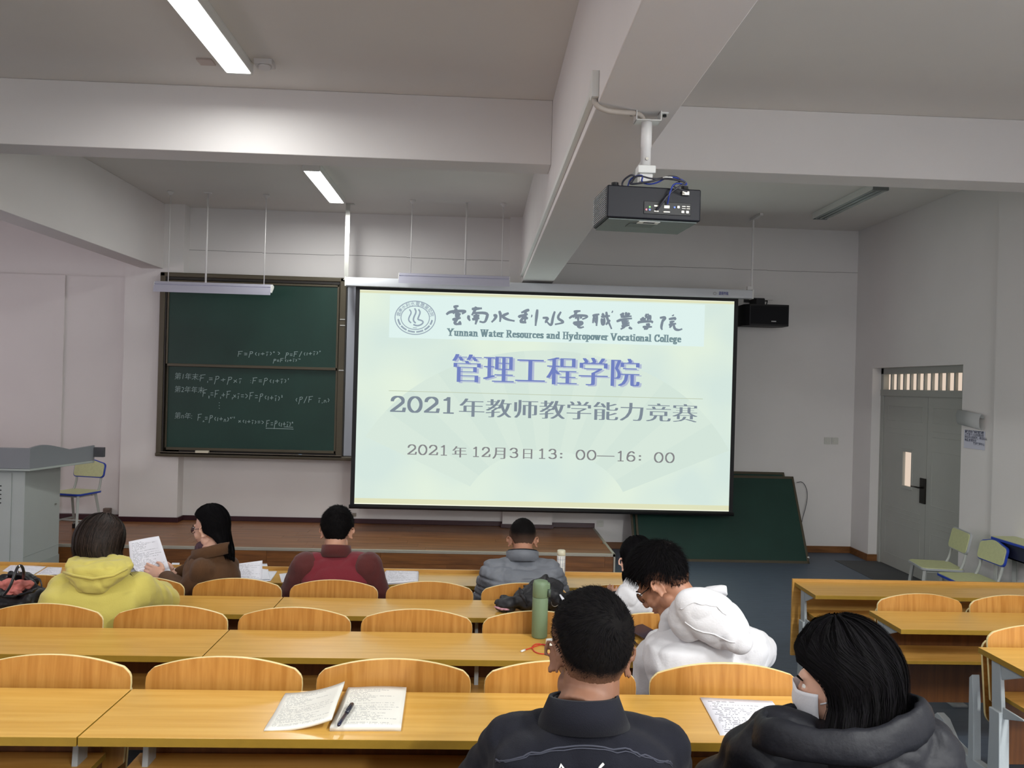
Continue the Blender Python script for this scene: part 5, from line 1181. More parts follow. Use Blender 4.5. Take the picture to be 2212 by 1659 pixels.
for st in (([(1207, 1668), (1215, 1652), (1225, 1668)], 3), ([(1296, 1672), (1304, 1660), (1312, 1653)], 3)):
    pts = [on_cloth(p, Wy(a, b, 1.58)) for a, b in st[0]]; p.part('back_print', MB().tube(pts, .0028, 6), white_m)
p.short_hair(top=.018, side=.006, nape=-.082, n=9000, seedv=3, length=.017, whorl=(.022, -.085, .058), fade=(-.002, .052), skin=(176, 128, 100), bang=.0)
# ---------------------------------------------------------------- 2. masked woman in black puffer
puf = mat('black_puffer_nylon', rgb(18, 19, 26), 0.6, spec=.3, var=.12, vscale=6, bump=.35, bscale=30)
p = Person('woman with black hair and white face mask, in a black padded jacket, face turned left', V3((.84, 1.80, .91)), 22, Wy(1842, 1594, 1.74), Wy(1822, 1474, 1.80), (56, 12, 0),
           Wy(1680, 1622, 1.78), Wy(1985, 1630, 1.74), V3((.58, 1.95, 1.03)), V3((1.06, 1.93, 1.03)), V3((.74, 2.09, .99)), V3((.90, 2.07, .99)), skin=skin3_m, handL=(.6, .3, -.3), handR=(-.6, .3, -.3), hscale=.98, ear=.066)
p.legs(dark_trouser, shoe_b)
p.top(torso_rings(p, .215, .145, 1.06, .10), (.095, .082, .075, .066, .055), puf, 'jacket', .009, 5, dict(amp=.010, freq=7, seed=5, extra=lambda v, n: .006*math.sin(v.z*62)), sh=.09)
# the thick quilted collar, folded out over the shoulders
rings_ = []
for i in range(44):
    a = 2*math.pi*i/44; rx, ry = .180, .125; c = p.N+V3((-.03, -.005, -.012)); tl = -.020*math.sin(a)+(.050 if math.cos(a) > 0 else -.004)*abs(math.cos(a))
    row = []
    for k in range(12):
        b = 2*math.pi*k/12; rr_ = .026; kk = (rr_*.55*math.cos(b)-.35*rr_*math.sin(b)); row.append(c+V3((1,0,0))*((rx+kk)*math.cos(a))+V3((0,1,0))*((ry+kk)*math.sin(a))+V3((0, 0, rr_*1.3*math.sin(b)+tl+.03)))
    rings_.append(row)
mb = MB(); n = 12
for rw in rings_: mb.v += [tuple(v) for v in rw]
for i in range(44):
    for k in range(n): a = i*n+k; b = i*n+(k+1) % n; mb.f.append((a, b, ((i+1) % 44)*n+(k+1) % n, ((i+1) % 44)*n+k)); mb.m.append(0)
p.part('collar', mb, puf, None, disp=dict(amp=.006, freq=16, seed=8))
# hood lying on the back
mb = MB(); mb.ell(p.N+V3((.055, -.085, -.03)), (.15, .065, .075), seg=28, rin=18).ell(p.N+V3((.12, -.06, .0)), (.09, .06, .07))
p.part('hood', mb, puf, .008, 5, dict(amp=.008, freq=14, seed=4))
def tips(az):
    a = R(az); return p.N+V3((-.01, 0, .0))+p.Q @ V3((.098*math.sin(a), -.10*math.cos(a)+.01, 0))+V3((0, 0, -.03*abs(math.sin(a/2))))
p.long_hair(tips, opening=110, n=4600, seedv=4, th=.030, w0=.0018, up=1.0, wav=.010, tf=(.2, .42))
# face mask: shell over nose, mouth and chin with ear loops
mask_m = mat('white_mask', rgb(224, 224, 230), 0.8, bump=.1, bscale=200)
mb = MB(); NX, NZ = 20, 14
for j in range(NZ+1):
    for i in range(NX+1):
        u = -1+2*i/NX; v = j/NZ; z = -.006-.118*v; an = u*R(66-18*v); bulge = math.cos(u*1.45); rx = .080-.012*v; ry = .104-.026*v**2
        mb.v.append(tuple(p.T((rx*math.sin(an), ry*math.cos(an)+.022*bulge*math.sin(math.pi*min(1, v*1.0+.12))*(1-abs(u))+.002, z+(.016 if abs(u) < .4 and j == 0 else 0)*math.cos(u*3)))+p.org))
for j in range(NZ):
    for i in range(NX): a = j*(NX+1)+i; mb.f.append((a, a+1, a+NX+2, a+NX+1)); mb.m.append(0)
mk = p.part('face_mask', mb, mask_m); sd = mk.modifiers.new('s', 'SOLIDIFY'); sd.thickness = .0015; sd.offset = 1
for k in (-1, 1):
    mb = MB().tube([p.T(q)+p.org for q in ((k*.066, .045, -.03), (k*.076, .02, -.022), (k*.083, -.012, -.006), (k*.082, -.022, -.03), (k*.07, .0, -.06), (k*.056, .045, -.085))], .002, 6)
    o = p.part('ear_loop', mb, mask_m); 
# ---------------------------------------------------------------- 3. man in white hoodie, bent over
white_f = mat('white_fleece', rgb(206, 205, 208), 0.9, var=.02, bump=.12, bscale=160, sheen=.15)
p = Person('man in a white hoodie and black glasses bending over the third row desk', V3((.86, 2.78, .80)), 18, Wy(1515, 1345, 2.90), Wy(1428, 1256, 3.02), (58, 42, 0),
           Wy(1418, 1430, 2.98), Wy(1606, 1404, 2.84), Wy(1400, 1500, 3.02), V3((1.14, 3.12, 1.03)), V3((.78, 3.33, 1.02)), V3((.95, 3.38, 1.02)), skin=skin2_m, handL=(.3, .5, -.05), handR=(-.5, .4, -.05), sc=1.0)
p.legs(jeans, shoe_w)
rg = torso_rings(p, .215, .14, 1.05, .10)
p.top(rg, (.092, .080, .072, .062, .05), white_f, 'hoodie', .0085, 6, dict(amp=.009, freq=8, seed=6), sh=.085)
mb = MB(); e1 = V3((1, 0, -.62)).normalized(); e3 = V3((.62, 0, 1)).normalized(); Mh = Matrix((e1, V3((0, 1, 0)), e3)).transposed()
mb.ell(Wy(1538, 1335, 2.73), (.150, .055, .088), M=Mh, seg=28, rin=18).ell(Wy(1492, 1335, 2.77), (.085, .060, .085)).ell(Wy(1592, 1382, 2.69), (.060, .040, .050), M=Mh)
mb.tube([Wy(1436, 1385, 2.88), Wy(1440, 1340, 2.90), Wy(1480, 1300, 2.86), Wy(1530, 1282, 2.82), Wy(1572, 1276, 2.80)], [.022, .030, .032, .028, .02], 14)
mb.ell(p.N.lerp(p.H, .22), (.088, .085, .07)).ell(p.N.lerp(p.H, .02), (.10, .10, .07)); p.part('hood', mb, white_f, .006, 7, dict(amp=.005, freq=11, seed=9))
def seam2(p, pts, r, m, base, name='hood_seam'):
    jk = [c for c in p.t.children if c.name.startswith(base)][0]; out = []
    for q in smooth3(pts, 2):
        ok, loc, nor, _ = jk.closest_point_on_mesh(q-p.org); out.append(loc+nor*r*.2+p.org)
    return p.part(name, MB().tube(out, r, 6), m)
seam2(p, [Wy(1452, 1372, 2.66), Wy(1500, 1390, 2.62), Wy(1560, 1402, 2.6), Wy(1600, 1400, 2.6)], .0026, white_f, 'hood')
seam2(p, [Wy(1445, 1330, 2.66), Wy(1500, 1305, 2.62), Wy(1560, 1298, 2.6), Wy(1600, 1330, 2.6)], .0022, white_f, 'hood')
p.short_hair(top=.034, side=.010, nape=-.072, n=6500, seedv=5, length=.038, whorl=(.0, -.08, .07), fade=(-.005, .045), w0=.0016, skin=(170, 120, 94), bang=.035, rough=.006)
p.glasses(mat('black_acetate', rgb(18, 16, 16), .3), .024)
ph = obj('phone', MB().box(-.037, .037, -.075, .075, -.004, .004), mat('phone_dark', rgb(46, 38, 56), .25), bevel=.003); ph.location = V3((.74, 3.42, 1.005)); ph.rotation_euler = (0, R(-14), R(20)); tag(ph, 'dark phone in front of the man in the white hoodie', 'phone')
# ---------------------------------------------------------------- 4. woman in yellow hoodie
yel = mat('yellow_fleece', rgb(200, 186, 94), 0.92, var=.05, vscale=5, bump=.12, bscale=160, sheen=.15)
p = Person('woman in a yellow hoodie with long dark hair, seen from behind', V3((-1.80, 3.70, .70)), 8, Wy(212, 1240, 3.84), Wy(217, 1178, 3.92), (-22, 16, 0),
           Wy(142, 1278, 3.82), Wy(298, 1278, 3.86), Wy(118, 1330, 4.0), Wy(352, 1300, 4.10), V3((-1.92, 4.32, .92)), V3((-1.66, 4.30, .92)), skin=skin3_m, handL=(.4, .6, -.05), handR=(-.6, .4, -.05), ear=.066)
p.legs(jeans, shoe_w)
p.top(torso_rings(p, .215, .145, 1.05, .095), (.095, .088, .082, .07, .055), yel, 'hoodie', .009, 5, dict(amp=.010, freq=7.5, seed=7), sh=.09)
mb = MB(); z = lambda a, b, y=3.74: Wy(a, b, y)
# hood: a soft bag, wide at the nape and running to a point below
loft(mb, [(z(215, 1204, 3.80), .135, .075), (z(214, 1220, 3.76), .150, .085), (z(212, 1240, 3.74), .145, .080), (z(206, 1262, 3.72), .100, .060), (z(200, 1280, 3.715), .050, .040)], V3((1, 0, 0)), V3((0, 1, 0)))
p.part('hood', mb, yel, .007, 7, dict(amp=.007, freq=14, seed=11))
mb = MB().tube([z(137, 1236, 3.70), z(160, 1243, 3.665), z(200, 1250, 3.645), z(245, 1243, 3.665), z(275, 1228, 3.71)], .006, 8)
p.part('hood_seam', mb, yel)
def tips(az):
    a = R(az); b = p.H+p.Q @ V3((.095*math.sin(a), -.09*math.cos(a), 0)); b.z = p.N.z+.015; k = max(0, min(1, (az-15)/50))
    return b+V3((.035*k, .03*k, -.085*k))
p.long_hair(tips, opening=142, n=4200, seedv=7, m=hairb_m, th=.028, w0=.0022, wav=.008)
paths = []
for i in range(16):
    a = Wy(262+i*1.4, 1215, 3.84); b = Wy(268+i*1.5, 1232, 3.80); c = Wy(276+i*1.6, 1246-abs(i-7)*1.2, 3.77); paths.append((smooth3([a, b, c], 1), V3((0, -1, 0))))
hs_ = [c for c in p.t.children if c.name.startswith('hair')][0]
strips('hair_strands', paths, .0035, hairb_m, hs_, p.org)['kind'] = 'stuff'
# ---------------------------------------------------------------- 5. woman in brown coat holding a sheet
brn = mat('brown_wool_coat', rgb(82, 54, 30), 0.95, var=.08, bump=.2, bscale=200, sheen=.05)
p = Person('woman in a brown coat and glasses, in profile, holding a printed sheet', V3((-1.50, 4.70, .60)), 62, Wy(456, 1192, 4.76), Wy(454, 1139, 4.82), (72, 8, 0),
           Wy(438, 1234, 4.62), Wy(424, 1222, 4.92), Wy(402, 1284, 4.66), V3((-1.72, 5.12, .84)), Wy(352, 1243, 4.85), Wy(378, 1240, 5.0), skin=skin3_m, handL=(-1, .25, .25), handR=(-1, .15, .12), curl=(18, 30), thumbL=(-.2, .3, 1), thumbR=(-.2, -.3, 1), hscale=.97)
p.legs(dark_trouser, shoe_b)
p.top(torso_rings(p, .165, .125, 1.0, .085), (.075, .068, .062, .056, .046), brn, 'coat', .0085, 6, dict(amp=.008, freq=8, seed=12), sh=.075, sleeve_end=.86)
collar(p, p.N-V3((0, 0, .025)), .078, .078, .058, -.03, brn, fold=.034, flare=.014, thick=.010)
mb = MB().ell(p.N+p.f*.07+V3((0, 0, .01)), (.045, .05, .05)); p.part('scarf', mb, mat('plum_scarf', rgb(70, 48, 58), .9), .006, 3, dict(amp=.008, freq=30, seed=2))
def tips(az):
    a = R(az); t_ = Wy(494, 1204, 4.70); u = (az/110.0)
    return t_+V3((.03*math.sin(a)+.02*u, -.045*u, .012*math.cos(az*.3)-.01*abs(u)))
def hang(az):
    a = R(az); m_ = Wy(492, 1165, 4.76); return m_+p.s*(.05*math.sin(a))+V3((0.0, 0, .0))
p.long_hair(tips, opening=92, n=2600, seedv=9, th=.020, tf=(.2, .34), hang=hang, w0=.0022)
p.glasses(mat('gold_black_frame', rgb(60, 44, 36), .3, .4), .023)
# ---------------------------------------------------------------- 6. man in red fleece
red = mat('dark_red_fleece', rgb(112, 26, 38), 0.95, var=.06, bump=.25, bscale=260, sheen=.15); red2 = mat('brown_red_fleece', rgb(84, 32, 30), 0.95, var=.06, bump=.25, bscale=260, sheen=.15)
p = Person('man in a dark red fleece with short black hair in the front row', V3((-.79, 4.66, .60)), 0, Wy(727, 1194, 4.86), Wy(728, 1146, 4.95), (3, 22, 0),
           Wy(662, 1226, 4.80), Wy(792, 1226, 4.80), Wy(628, 1292, 4.86), Wy(818, 1294, 4.86), V3((-.92, 5.20, .82)), V3((-.66, 5.20, .82)), handL=(.5, .6, -.05), handR=(-.5, .6, -.05), hscale=1.05)
p.legs(dark_trouser, shoe_b)
p.top(torso_rings(p, .195, .13, 1.05, .08), (.088, .078, .068, .06, .05), red, 'jacket', .009, 5, dict(amp=.007, freq=8, seed=14), sh=.085)
collar(p, p.N-V3((0, .01, .02)), .080, .074, .066, -.02, red2, fold=.024, flare=-.004, thick=.006)
for k in (0, 1):
    mb = MB(); S_, E_ = p.S[k], p.E[k]; limb(mb, [p.N.lerp(S_, .80)+V3((0, 0, -.012)), S_+(S_-p.N)*.02, S_.lerp(E_, .5), E_], [.080, .0975, .091, .080]); p.part('sleeve', mb, red2, .009, 6, dict(amp=.005, freq=9, seed=15))
p.short_hair(top=.024, side=.015, nape=-.088, n=3500, seedv=8, length=.026, fade=(-.02, .0), w0=.002, bang=.02)
# ---------------------------------------------------------------- 7. man in grey padded jacket
gry = mat('grey_padded_nylon', rgb(112, 116, 124), 0.6, var=.06, vscale=7, bump=.25, bscale=30)
p = Person('man with cropped hair in a grey quilted jacket, front row, head bowed', V3((.29, 4.66, .60)), 0, Wy(1128, 1205, 4.90), Wy(1129, 1166, 5.00), (0, 32, 0),
           Wy(1066, 1240, 4.82), Wy(1186, 1240, 4.82), Wy(1046, 1290, 4.95), Wy(1208, 1285, 4.98), V3((.12, 5.16, .82)), V3((.42, 5.20, .82)), skin=skin2_m, handL=(.3, .6, -.05), handR=(-.5, .6, -.05))
p.legs(dark_trouser, shoe_b)
def quilt(v, n): 
    u = (v.z*15+.35*noise.noise(v*6)) % 1.0; return -.010*math.exp(-((u-.5)/.10)**2)
p.top(torso_rings(p, .20, .14, 1.05, .085), (.092, .082, .074, .064, .052), gry, 'jacket', .008, 4, dict(amp=.006, freq=12, seed=16, extra=quilt), sh=.09)
collar(p, p.N-V3((0, .012, .02)), .084, .078, .060, -.03, gry, fold=.026, flare=.002, thick=.009)
collar(p, p.N-V3((0, .012, .012)), .083, .077, .060, -.03, black_m, name='collar_lining', flare=.008, thick=.008)
p.short_hair(top=.012, side=.006, nape=-.082, n=3000, seedv=12, length=.011, fade=(-.005, .085), w0=.0016, skin=(120, 92, 76))
# ---------------------------------------------------------------- 8. woman with black hair and white hood, bent low
blk = mat('black_knit', rgb(18, 18, 20), .9, bump=.2, bscale=200)
p = Person('black-haired woman with white hood, partly hidden by the man in the white hoodie', V3((.80, 3.68, .70)), 0, Wy(1382, 1278, 3.96), Wy(1376, 1216, 4.06), (16, 34, 6),
           Wy(1330, 1312, 3.92), Wy(1448, 1312, 3.92), V3((.52, 4.12, .94)), V3((.98, 4.12, .94)), V3((.66, 4.30, .92)), V3((.84, 4.30, .92)), skin=skin3_m, handL=(.4, .6, -.05), handR=(-.5, .6, -.05))
p.legs(dark_trouser, shoe_b)
p.top(torso_rings(p, .185, .125, 1.0, .08), (.082, .072, .066, .056, .045), blk, 'jacket', .009, 5, dict(amp=.006, freq=9, seed=19), sh=.078)
mb = MB(); mb.ell(Wy(1366, 1296, 3.79), (.10, .06, .085), seg=24, rin=16).ell(Wy(1400, 1308, 3.80), (.07, .055, .07)).ell(Wy(1335, 1310, 3.80), (.05, .045, .045)); mb.tube([Wy(1322, 1302, 3.83), Wy(1345, 1278, 3.85), Wy(1372, 1262, 3.86), Wy(1400, 1262, 3.86)], [.014, .022, .026, .022], 12)
mb.ell(p.N.lerp(p.H, .2), (.080, .08, .06)); p.part('hood', mb, white_f, .007, 5, dict(amp=.009, freq=15, seed=21))
def tips(az):
    a = R(az); b = p.H+p.Q @ V3((.070*math.sin(a), -.06*math.cos(a), 0)); b.z = p.N.z+.02; b.y -= .02; return b
p.long_hair(tips, opening=100, n=1600, seedv=11, th=.012, w0=.0022)
# ================================================================== SMALL THINGS ON THE DESKS
def paper_mat(name, rows=26, ink=0.55, hand=False, cols=1.0, base=(232, 232, 240)):
    """white sheet with flat printed or written lines laid out in the sheet's own x,y"""
    M = bpy.data.materials.new(name); M.use_nodes = True; nt = M.node_tree; b = nt.nodes['Principled BSDF']; b.inputs['Roughness'].default_value = .8; b.inputs['Specular IOR Level'].default_value = .2
    N_ = lambda t: nt.nodes.new(t); L_ = nt.links.new
    uv = N_('ShaderNodeUVMap'); sp_ = N_('ShaderNodeSeparateXYZ'); L_(uv.outputs[0], sp_.inputs[0])
    def m(op, a, b_=None, c=None):
        n = N_('ShaderNodeMath'); n.operation = op
        for i, v in enumerate((a, b_, c)):
            if v is None: continue
            if isinstance(v, (int, float)): n.inputs[i].default_value = v
            else: L_(v, n.inputs[i])
        return n.outputs[0]
    x, y = sp_.outputs[0], sp_.outputs[1]; row = m('MULTIPLY', y, rows); fr = m('FRACT', row); band_ = m('LESS_THAN', m('ABSOLUTE', m('SUBTRACT', fr, .5)), .24); rid = m('FLOOR', row)
    wn = N_('ShaderNodeTexWhiteNoise'); wn.noise_dimensions = '1D'; L_(rid, wn.inputs['W']); right = m('MULTIPLY_ADD', wn.outputs[0], .75, .22)
    inx = m('MULTIPLY', m('GREATER_THAN', x, .08), m('LESS_THAN', x, m('MINIMUM', right, .92))); iny = m('MULTIPLY', m('GREATER_THAN', y, .07), m('LESS_THAN', y, .93))
    cb_ = N_('ShaderNodeCombineXYZ'); L_(m('FLOOR', m('MULTIPLY', x, 70*cols)), cb_.inputs[0]); L_(rid, cb_.inputs[1]); w2_ = N_('ShaderNodeTexWhiteNoise'); w2_.noise_dimensions = '2D'; L_(cb_.outputs[0], w2_.inputs['Vector'])
    glyph = m('GREATER_THAN', w2_.outputs[0], .35 if not hand else .5); f = m('MULTIPLY', m('MULTIPLY', m('MULTIPLY', band_, inx), m('MULTIPLY', iny, glyph)), ink)
    mx = N_('ShaderNodeMix'); mx.data_type = 'RGBA'; L_(f, mx.inputs[0]); mx.inputs[6].default_value = rgb(*base); mx.inputs[7].default_value = rgb(70, 70, 86); L_(mx.outputs[2], b.inputs['Base Color']); MATS[name] = M; return M
pm_print = paper_mat('printed_sheet', 30, .5); pm_hand = paper_mat('handwritten_sheet', 24, .6, True, .8); pm_blank = mat('blank_sheet', rgb(230, 232, 240), .8); pm_form = paper_mat('form_sheet', 20, .4, False, 1.0)
pm_book = paper_mat('book_page', 34, .42, False, 1.2, (226, 224, 216))
def sheet(name, corners, m, label, cat='paper', n=8, curl=None, parent=None, th=.0008, group=None):
    """a thin sheet from four world corners (far left, far right, near right, near left) with a slight warp"""
    a, b, c, d = corners; mb = MB(); uvs = []
    org = (a+b+c+d)/4
    for j in range(n+1):
        for i in range(n+1):
            u, v = i/n, j/n; q = a.lerp(b, u).lerp(d.lerp(c, u), v); q = q+(curl(u, v) if curl else V3((0, 0, .0015*math.sin(u*5)*math.sin(v*4)+.001))); mb.v.append(tuple(q-org)); uvs.append((u, 1-v))
    for j in range(n):
        for i in range(n): k = j*(n+1)+i; mb.f.append((k, k+n+1, k+n+2, k+1)); mb.m.append(0)
    me = bpy.data.meshes.new(name); me.from_pydata(mb.v, [], mb.f); me.materials.append(m); ul = me.uv_layers.new(name='UVMap')
    for lp in me.loops: ul.data[lp.index].uv = uvs[lp.vertex_index]
    me.polygons.foreach_set('use_smooth', [True]*len(me.polygons)); me.update(); o = bpy.data.objects.new(name, me); C.objects.link(o); o.location = org
    sd = o.modifiers.new('s', 'SOLIDIFY'); sd.thickness = th; sd.offset = 0
    if parent is None: tag(o, label, cat, group)
    else: o.parent = parent; o.location = org-parent.location
    return o
def onz(pts, z): return [Wz(x, y, z) for x, y in pts]
# handwritten sheet on the nearest desk; its near edge hangs over the desk edge
Z4 = ZT[4]+.002; cs = onz([(1512, 1507), (1668, 1515), (1722, 1590), (1560, 1596)], Z4)
sheet('handwritten_sheet', cs, pm_hand, 'white handwritten sheet lying beside the masked woman on the nearest desk', curl=lambda u, v: V3((0, 0, .001-.012*max(0, v-.88)/.12*(1-u*.5))))
# open book
bk_o = thing('open_book', 'open textbook with curled pages lying on the nearest desk', 'book', Wz(735, 1540, ZT[4]))
def page_block(name, px, left):
    cs = onz(px, ZT[4]); N1, N2 = 10, 10; th = .012; mb = MB(); uvs = []
    a, b, c, d = cs; O = bk_o.location
    def hgt(u, v):    # u from outer edge to spine for left page; from spine to outer for right
        w_ = u if left else 1-u
        return (th*.25+.030*w_**2.2*(1.0+.25*(1-v)) if left else th*(.9+.5*math.sin(min(1, w_*1.2)*math.pi)*.35))+.0012*math.sin(v*9+u*3)
    for lay in (0, 1):
        for j in range(N1+1):
            for i in range(N2+1):
                u, v = i/N2, j/N1; q = a.lerp(b, u).lerp(d.lerp(c, u), v)
                if lay == 0: q = q+V3((0, 0, hgt(u, v)))
                else: q = q+V3((0, 0, max(.0, hgt(u, v)-th) if left else 0)+(.0,)) if False else q+V3((0, 0, max(0.0, hgt(u, v)-th*(.5 if left else 2))))
                mb.v.append(tuple(q-O)); uvs.append((u, 1-v))
    W_ = N2+1; L0 = (N1+1)*W_
    for j in range(N1):
        for i in range(N2): k = j*W_+i; mb.f += [(k, k+W_, k+W_+1, k+1), (L0+k, L0+k+1, L0+k+W_+1, L0+k+W_)]; mb.m += [0, 1]
        for i in (0, N2): k = j*W_+i; mb.f.append((k, k+W_, L0+k+W_, L0+k)); mb.m.append(1)
    for i in range(N2):
        for j in (0, N1): k = j*W_+i; mb.f.append((k, k+1, L0+k+1, L0+k)); mb.m.append(1)
    me = bpy.data.meshes.new(name); me.from_pydata(mb.v, [], mb.f); me.materials.append(pm_book); me.materials.append(mat('page_edges', rgb(214, 208, 196), .85)); me.polygons.foreach_set('material_index', mb.m)
    ul = me.uv_layers.new(name='UVMap')
    for lp in me.loops: ul.data[lp.index].uv = uvs[lp.vertex_index]
    bm = bmesh.new(); bm.from_mesh(me); bmesh.ops.recalc_face_normals(bm, faces=bm.faces); bm.to_mesh(me); bm.free(); me.polygons.foreach_set('use_smooth', [True]*len(me.polygons))
    o = bpy.data.objects.new(name, me); C.objects.link(o); o.parent = bk_o; return o
page_block('left_pages', [(617, 1499), (744, 1500), (716, 1576), (570, 1580)], True)
page_block('right_pages', [(752, 1492), (878, 1492), (866, 1580), (712, 1580)], False)
a_ = Wz(762, 1520, ZT[4]+.02); b_ = Wz(731, 1567, ZT[4]+.022); pn = thing('pen', 'dark blue pen resting in the fold of the open book', 'pen', a_)
d_ = b_-a_; obj('barrel', MB().tube([d_*.42, d_*.96, d_*1.0], [.0046, .0052, .0035], 12), mat('pen_navy', rgb(28, 32, 58), .3), pn, smooth=True)
obj('cap', MB().tube([d_*0, d_*.03, d_*.45], [.003, .0056, .0058], 12).tube([d_*.08+V3((-.003, 0, .006)), d_*.38+V3((-.003, 0, .006))], .0016, 6), mat('pen_cap', rgb(34, 36, 48), .3), pn, smooth=True)
# green bottle on row 3
gb_ = Wz(1165, 1376, ZT[3]); grn = mat('sage_green_coating', rgb(110, 130, 100), .55, bump=.1, bscale=400)
h_ = (Wy(1168, 1253, gb_.y).z-ZT[3]); bt = thing('thermos_bottle', 'sage green insulated bottle standing on the third-row desk', 'bottle', (gb_.x, gb_.y, ZT[3])); r_ = .034
obj('bottle_body', MB().lathe([(.0, 0), (r_-.004, 0), (r_, .006), (r_, h_*.70), (r_-.0005, h_*.705)], seg=36), grn, bt, smooth=True)
obj('lid', MB().lathe([(r_-.001, h_*.71), (r_, h_*.715), (r_, h_*.93), (r_-.004, h_*.985), (r_-.014, h_), (0, h_)], seg=36), grn, bt, smooth=True)
obj('lid_spout', MB().box(.012, r_+.006, -.018, .012, h_*.80, h_*.96), grn, bt, bevel=.006, seg=3)
obj('latch_button', MB().tube([(r_+.001, -.02, h_*.73), (r_+.003, -.02, h_*.86)], .0065, 12), mat('latch_grey', rgb(70, 82, 72), .5), bt, smooth=True)
# plaid tumbler on row 1
pb = Wz(1211, 1254, ZT[1]); pb.y = max(pb.y, 5.14); hh_ = Wy(1210, 1188, pb.y).z-ZT[1]; tb_ = thing('plaid_tumbler', 'white plaid tumbler with cream lid standing on the front-row desk', 'bottle', (pb.x, pb.y, ZT[1])); r_ = .0275
mb = MB().lathe([(0, 0), (r_-.003, 0), (r_, .005), (r_, hh_*.82), (r_-.003, hh_*.825)], seg=32); obj('tumbler_body', mb, mat('plaid_white', rgb(222, 220, 214), .4), tb_, smooth=True)
mb = MB()
for zz in (.18, .24, .50, .56, .70): mb.lathe([(r_+.0004, hh_*zz), (r_+.0004, hh_*zz+.0018)], seg=32)
for k in range(10):
    a = k*.6283; x, y = (r_+.0003)*math.cos(a), (r_+.0003)*math.sin(a); mb.tube([(x, y, .01), (x, y, hh_*.8)], .0009, 4)
obj('plaid_lines', mb, mat('plaid_line_grey', rgb(128, 132, 150), .6), tb_)
obj('lid', MB().lathe([(r_-.002, hh_*.83), (r_, hh_*.84), (r_, hh_*.985), (r_-.004, hh_), (0, hh_)], seg=32), mat('cream_plastic', rgb(222, 216, 190), .4), tb_, smooth=True)
# charger with red cable, row 3
Z3 = ZT[3]; c_ = Wz(1196, 1398, Z3); ch_ = thing('charger', 'white charging plug on the third-row desk beside the green bottle', 'charger', (c_.x, c_.y, Z3), R(12))
obj('plug_body', MB().box(-.03, .03, -.022, .022, 0, .032), white_m, ch_, bevel=.006, seg=3); obj('prong', MB().box(.03, .044, -.008, -.006, .012, .02).box(.03, .044, .006, .008, .012, .02), steel_m, ch_)
rp = [Wz(x, y, Z3+.003) for x, y in ((1181, 1395), (1172, 1392), (1160, 1390), (1150, 1395), (1150, 1403), (1158, 1410), (1172, 1413), (1190, 1412))]
rp2 = [Wz(x, y, Z3+.004) for x, y in ((1134, 1404), (1146, 1400), (1160, 1395), (1174, 1390), (1186, 1398))]
t = thing('charging_cable', 'red charging cable with white plug looped on the third-row desk', 'cable', tuple(rp[3]))
O = V3(rp[3]); redc = mat('red_cable', rgb(196, 44, 34), .45)
obj('cord', MB().tube([q-O for q in smooth3(rp, 3)], .0022, 8).tube([q-O for q in smooth3(rp2, 3)], .0022, 8), redc, t, smooth=True)
e_ = Wz(1126, 1407, Z3+.005); obj('connector', MB().tube([rp2[0]-O, e_-O], .0042, 8), white_m, t, smooth=True)
# glasses case / pen at row 3 right of the near man's head
a_, b_ = Wz(1362, 1379, Z3+.006), Wz(1383, 1400, Z3+.006); t = thing('pen', 'black pen on the third-row desk right of the near man', 'pen', tuple(a_)); d_ = b_-a_; d_ = d_.normalized()*.14
obj('barrel', MB().tube([-d_*.2, d_*.55], .005, 10), black_m, t, smooth=True); obj('cap', MB().tube([d_*.55, d_*.98, d_*1.0], [.0062, .0066, .004], 10), mat('pen_brown', rgb(56, 34, 22), .3), t, smooth=True)
# black jacket heap on row 2
Z2 = ZT[2]; jk = thing('folded_jacket', 'black jacket heaped on the second-row desk behind the green bottle', 'jacket', tuple(Wz(1150, 1312, Z2)))
O = V3(jk.location); mb = MB(); Y = lambda x, y, d=4.22: Wy(x, y, d)
for (x, y, d, r) in ((1095, 1305, 4.2, (.075, .07, .045)), (1140, 1295, 4.22, (.09, .08, .06)), (1185, 1290, 4.22, (.10, .09, .075)), (1215, 1303, 4.2, (.07, .08, .055)), (1180, 1262, 4.28, (.05, .045, .05)), (1150, 1276, 4.26, (.05, .04, .04)), (1200, 1272, 4.27, (.045, .05, .05))): mb.ell(Y(x, y, d), r)
mb.tube([Y(1128, 1268, 4.3), Y(1150, 1262, 4.28), Y(1182, 1247, 4.28), Y(1205, 1262, 4.26), Y(1228, 1290, 4.2)], [.016, .02, .022, .02, .016], 10); mb.tube([Y(1120, 1268, 4.12), Y(1130, 1290, 4.1), Y(1140, 1312, 4.1)], .014, 8)
rm = remesh(mb, .008, 4); rm = noise_disp(rm, .016, 15, 4); rm.v = [(v[0]-O.x, v[1]-O.y, max(v[2], Z2+.001)-O.z) for v in rm.v]
obj('cloth', rm, mat('black_shell_cloth', rgb(30, 30, 34), .6, bump=.3, bscale=50), jk, smooth=True)
mb = MB().tube([Y(1068, 1310, 4.13)-O, Y(1082, 1316, 4.11)-O, Y(1100, 1317, 4.1)-O], [.004, .007, .004], 8); obj('patterned_lining', mb, mat('pink_white_lining', rgb(190, 140, 150), .8, var=.7, vscale=60), jk, smooth=True)
mb = MB().tube([q-O for q in smooth3([Y(1191, 1300, 4.10), Y(1192, 1308, 4.1), Y(1199, 1311, 4.1), Y(1206, 1307, 4.1)])], .0022, 6); obj('metal_ring', mb, steel_m, jk, smooth=True)
sheet('tag_sheet', [Y(1208, 1285, 4.09), Y(1211, 1284, 4.10), Y(1224, 1298, 4.07), Y(1216, 1300, 4.07)], pm_blank, 'small white tag sticking out of the black jacket heap', 'paper', n=3)
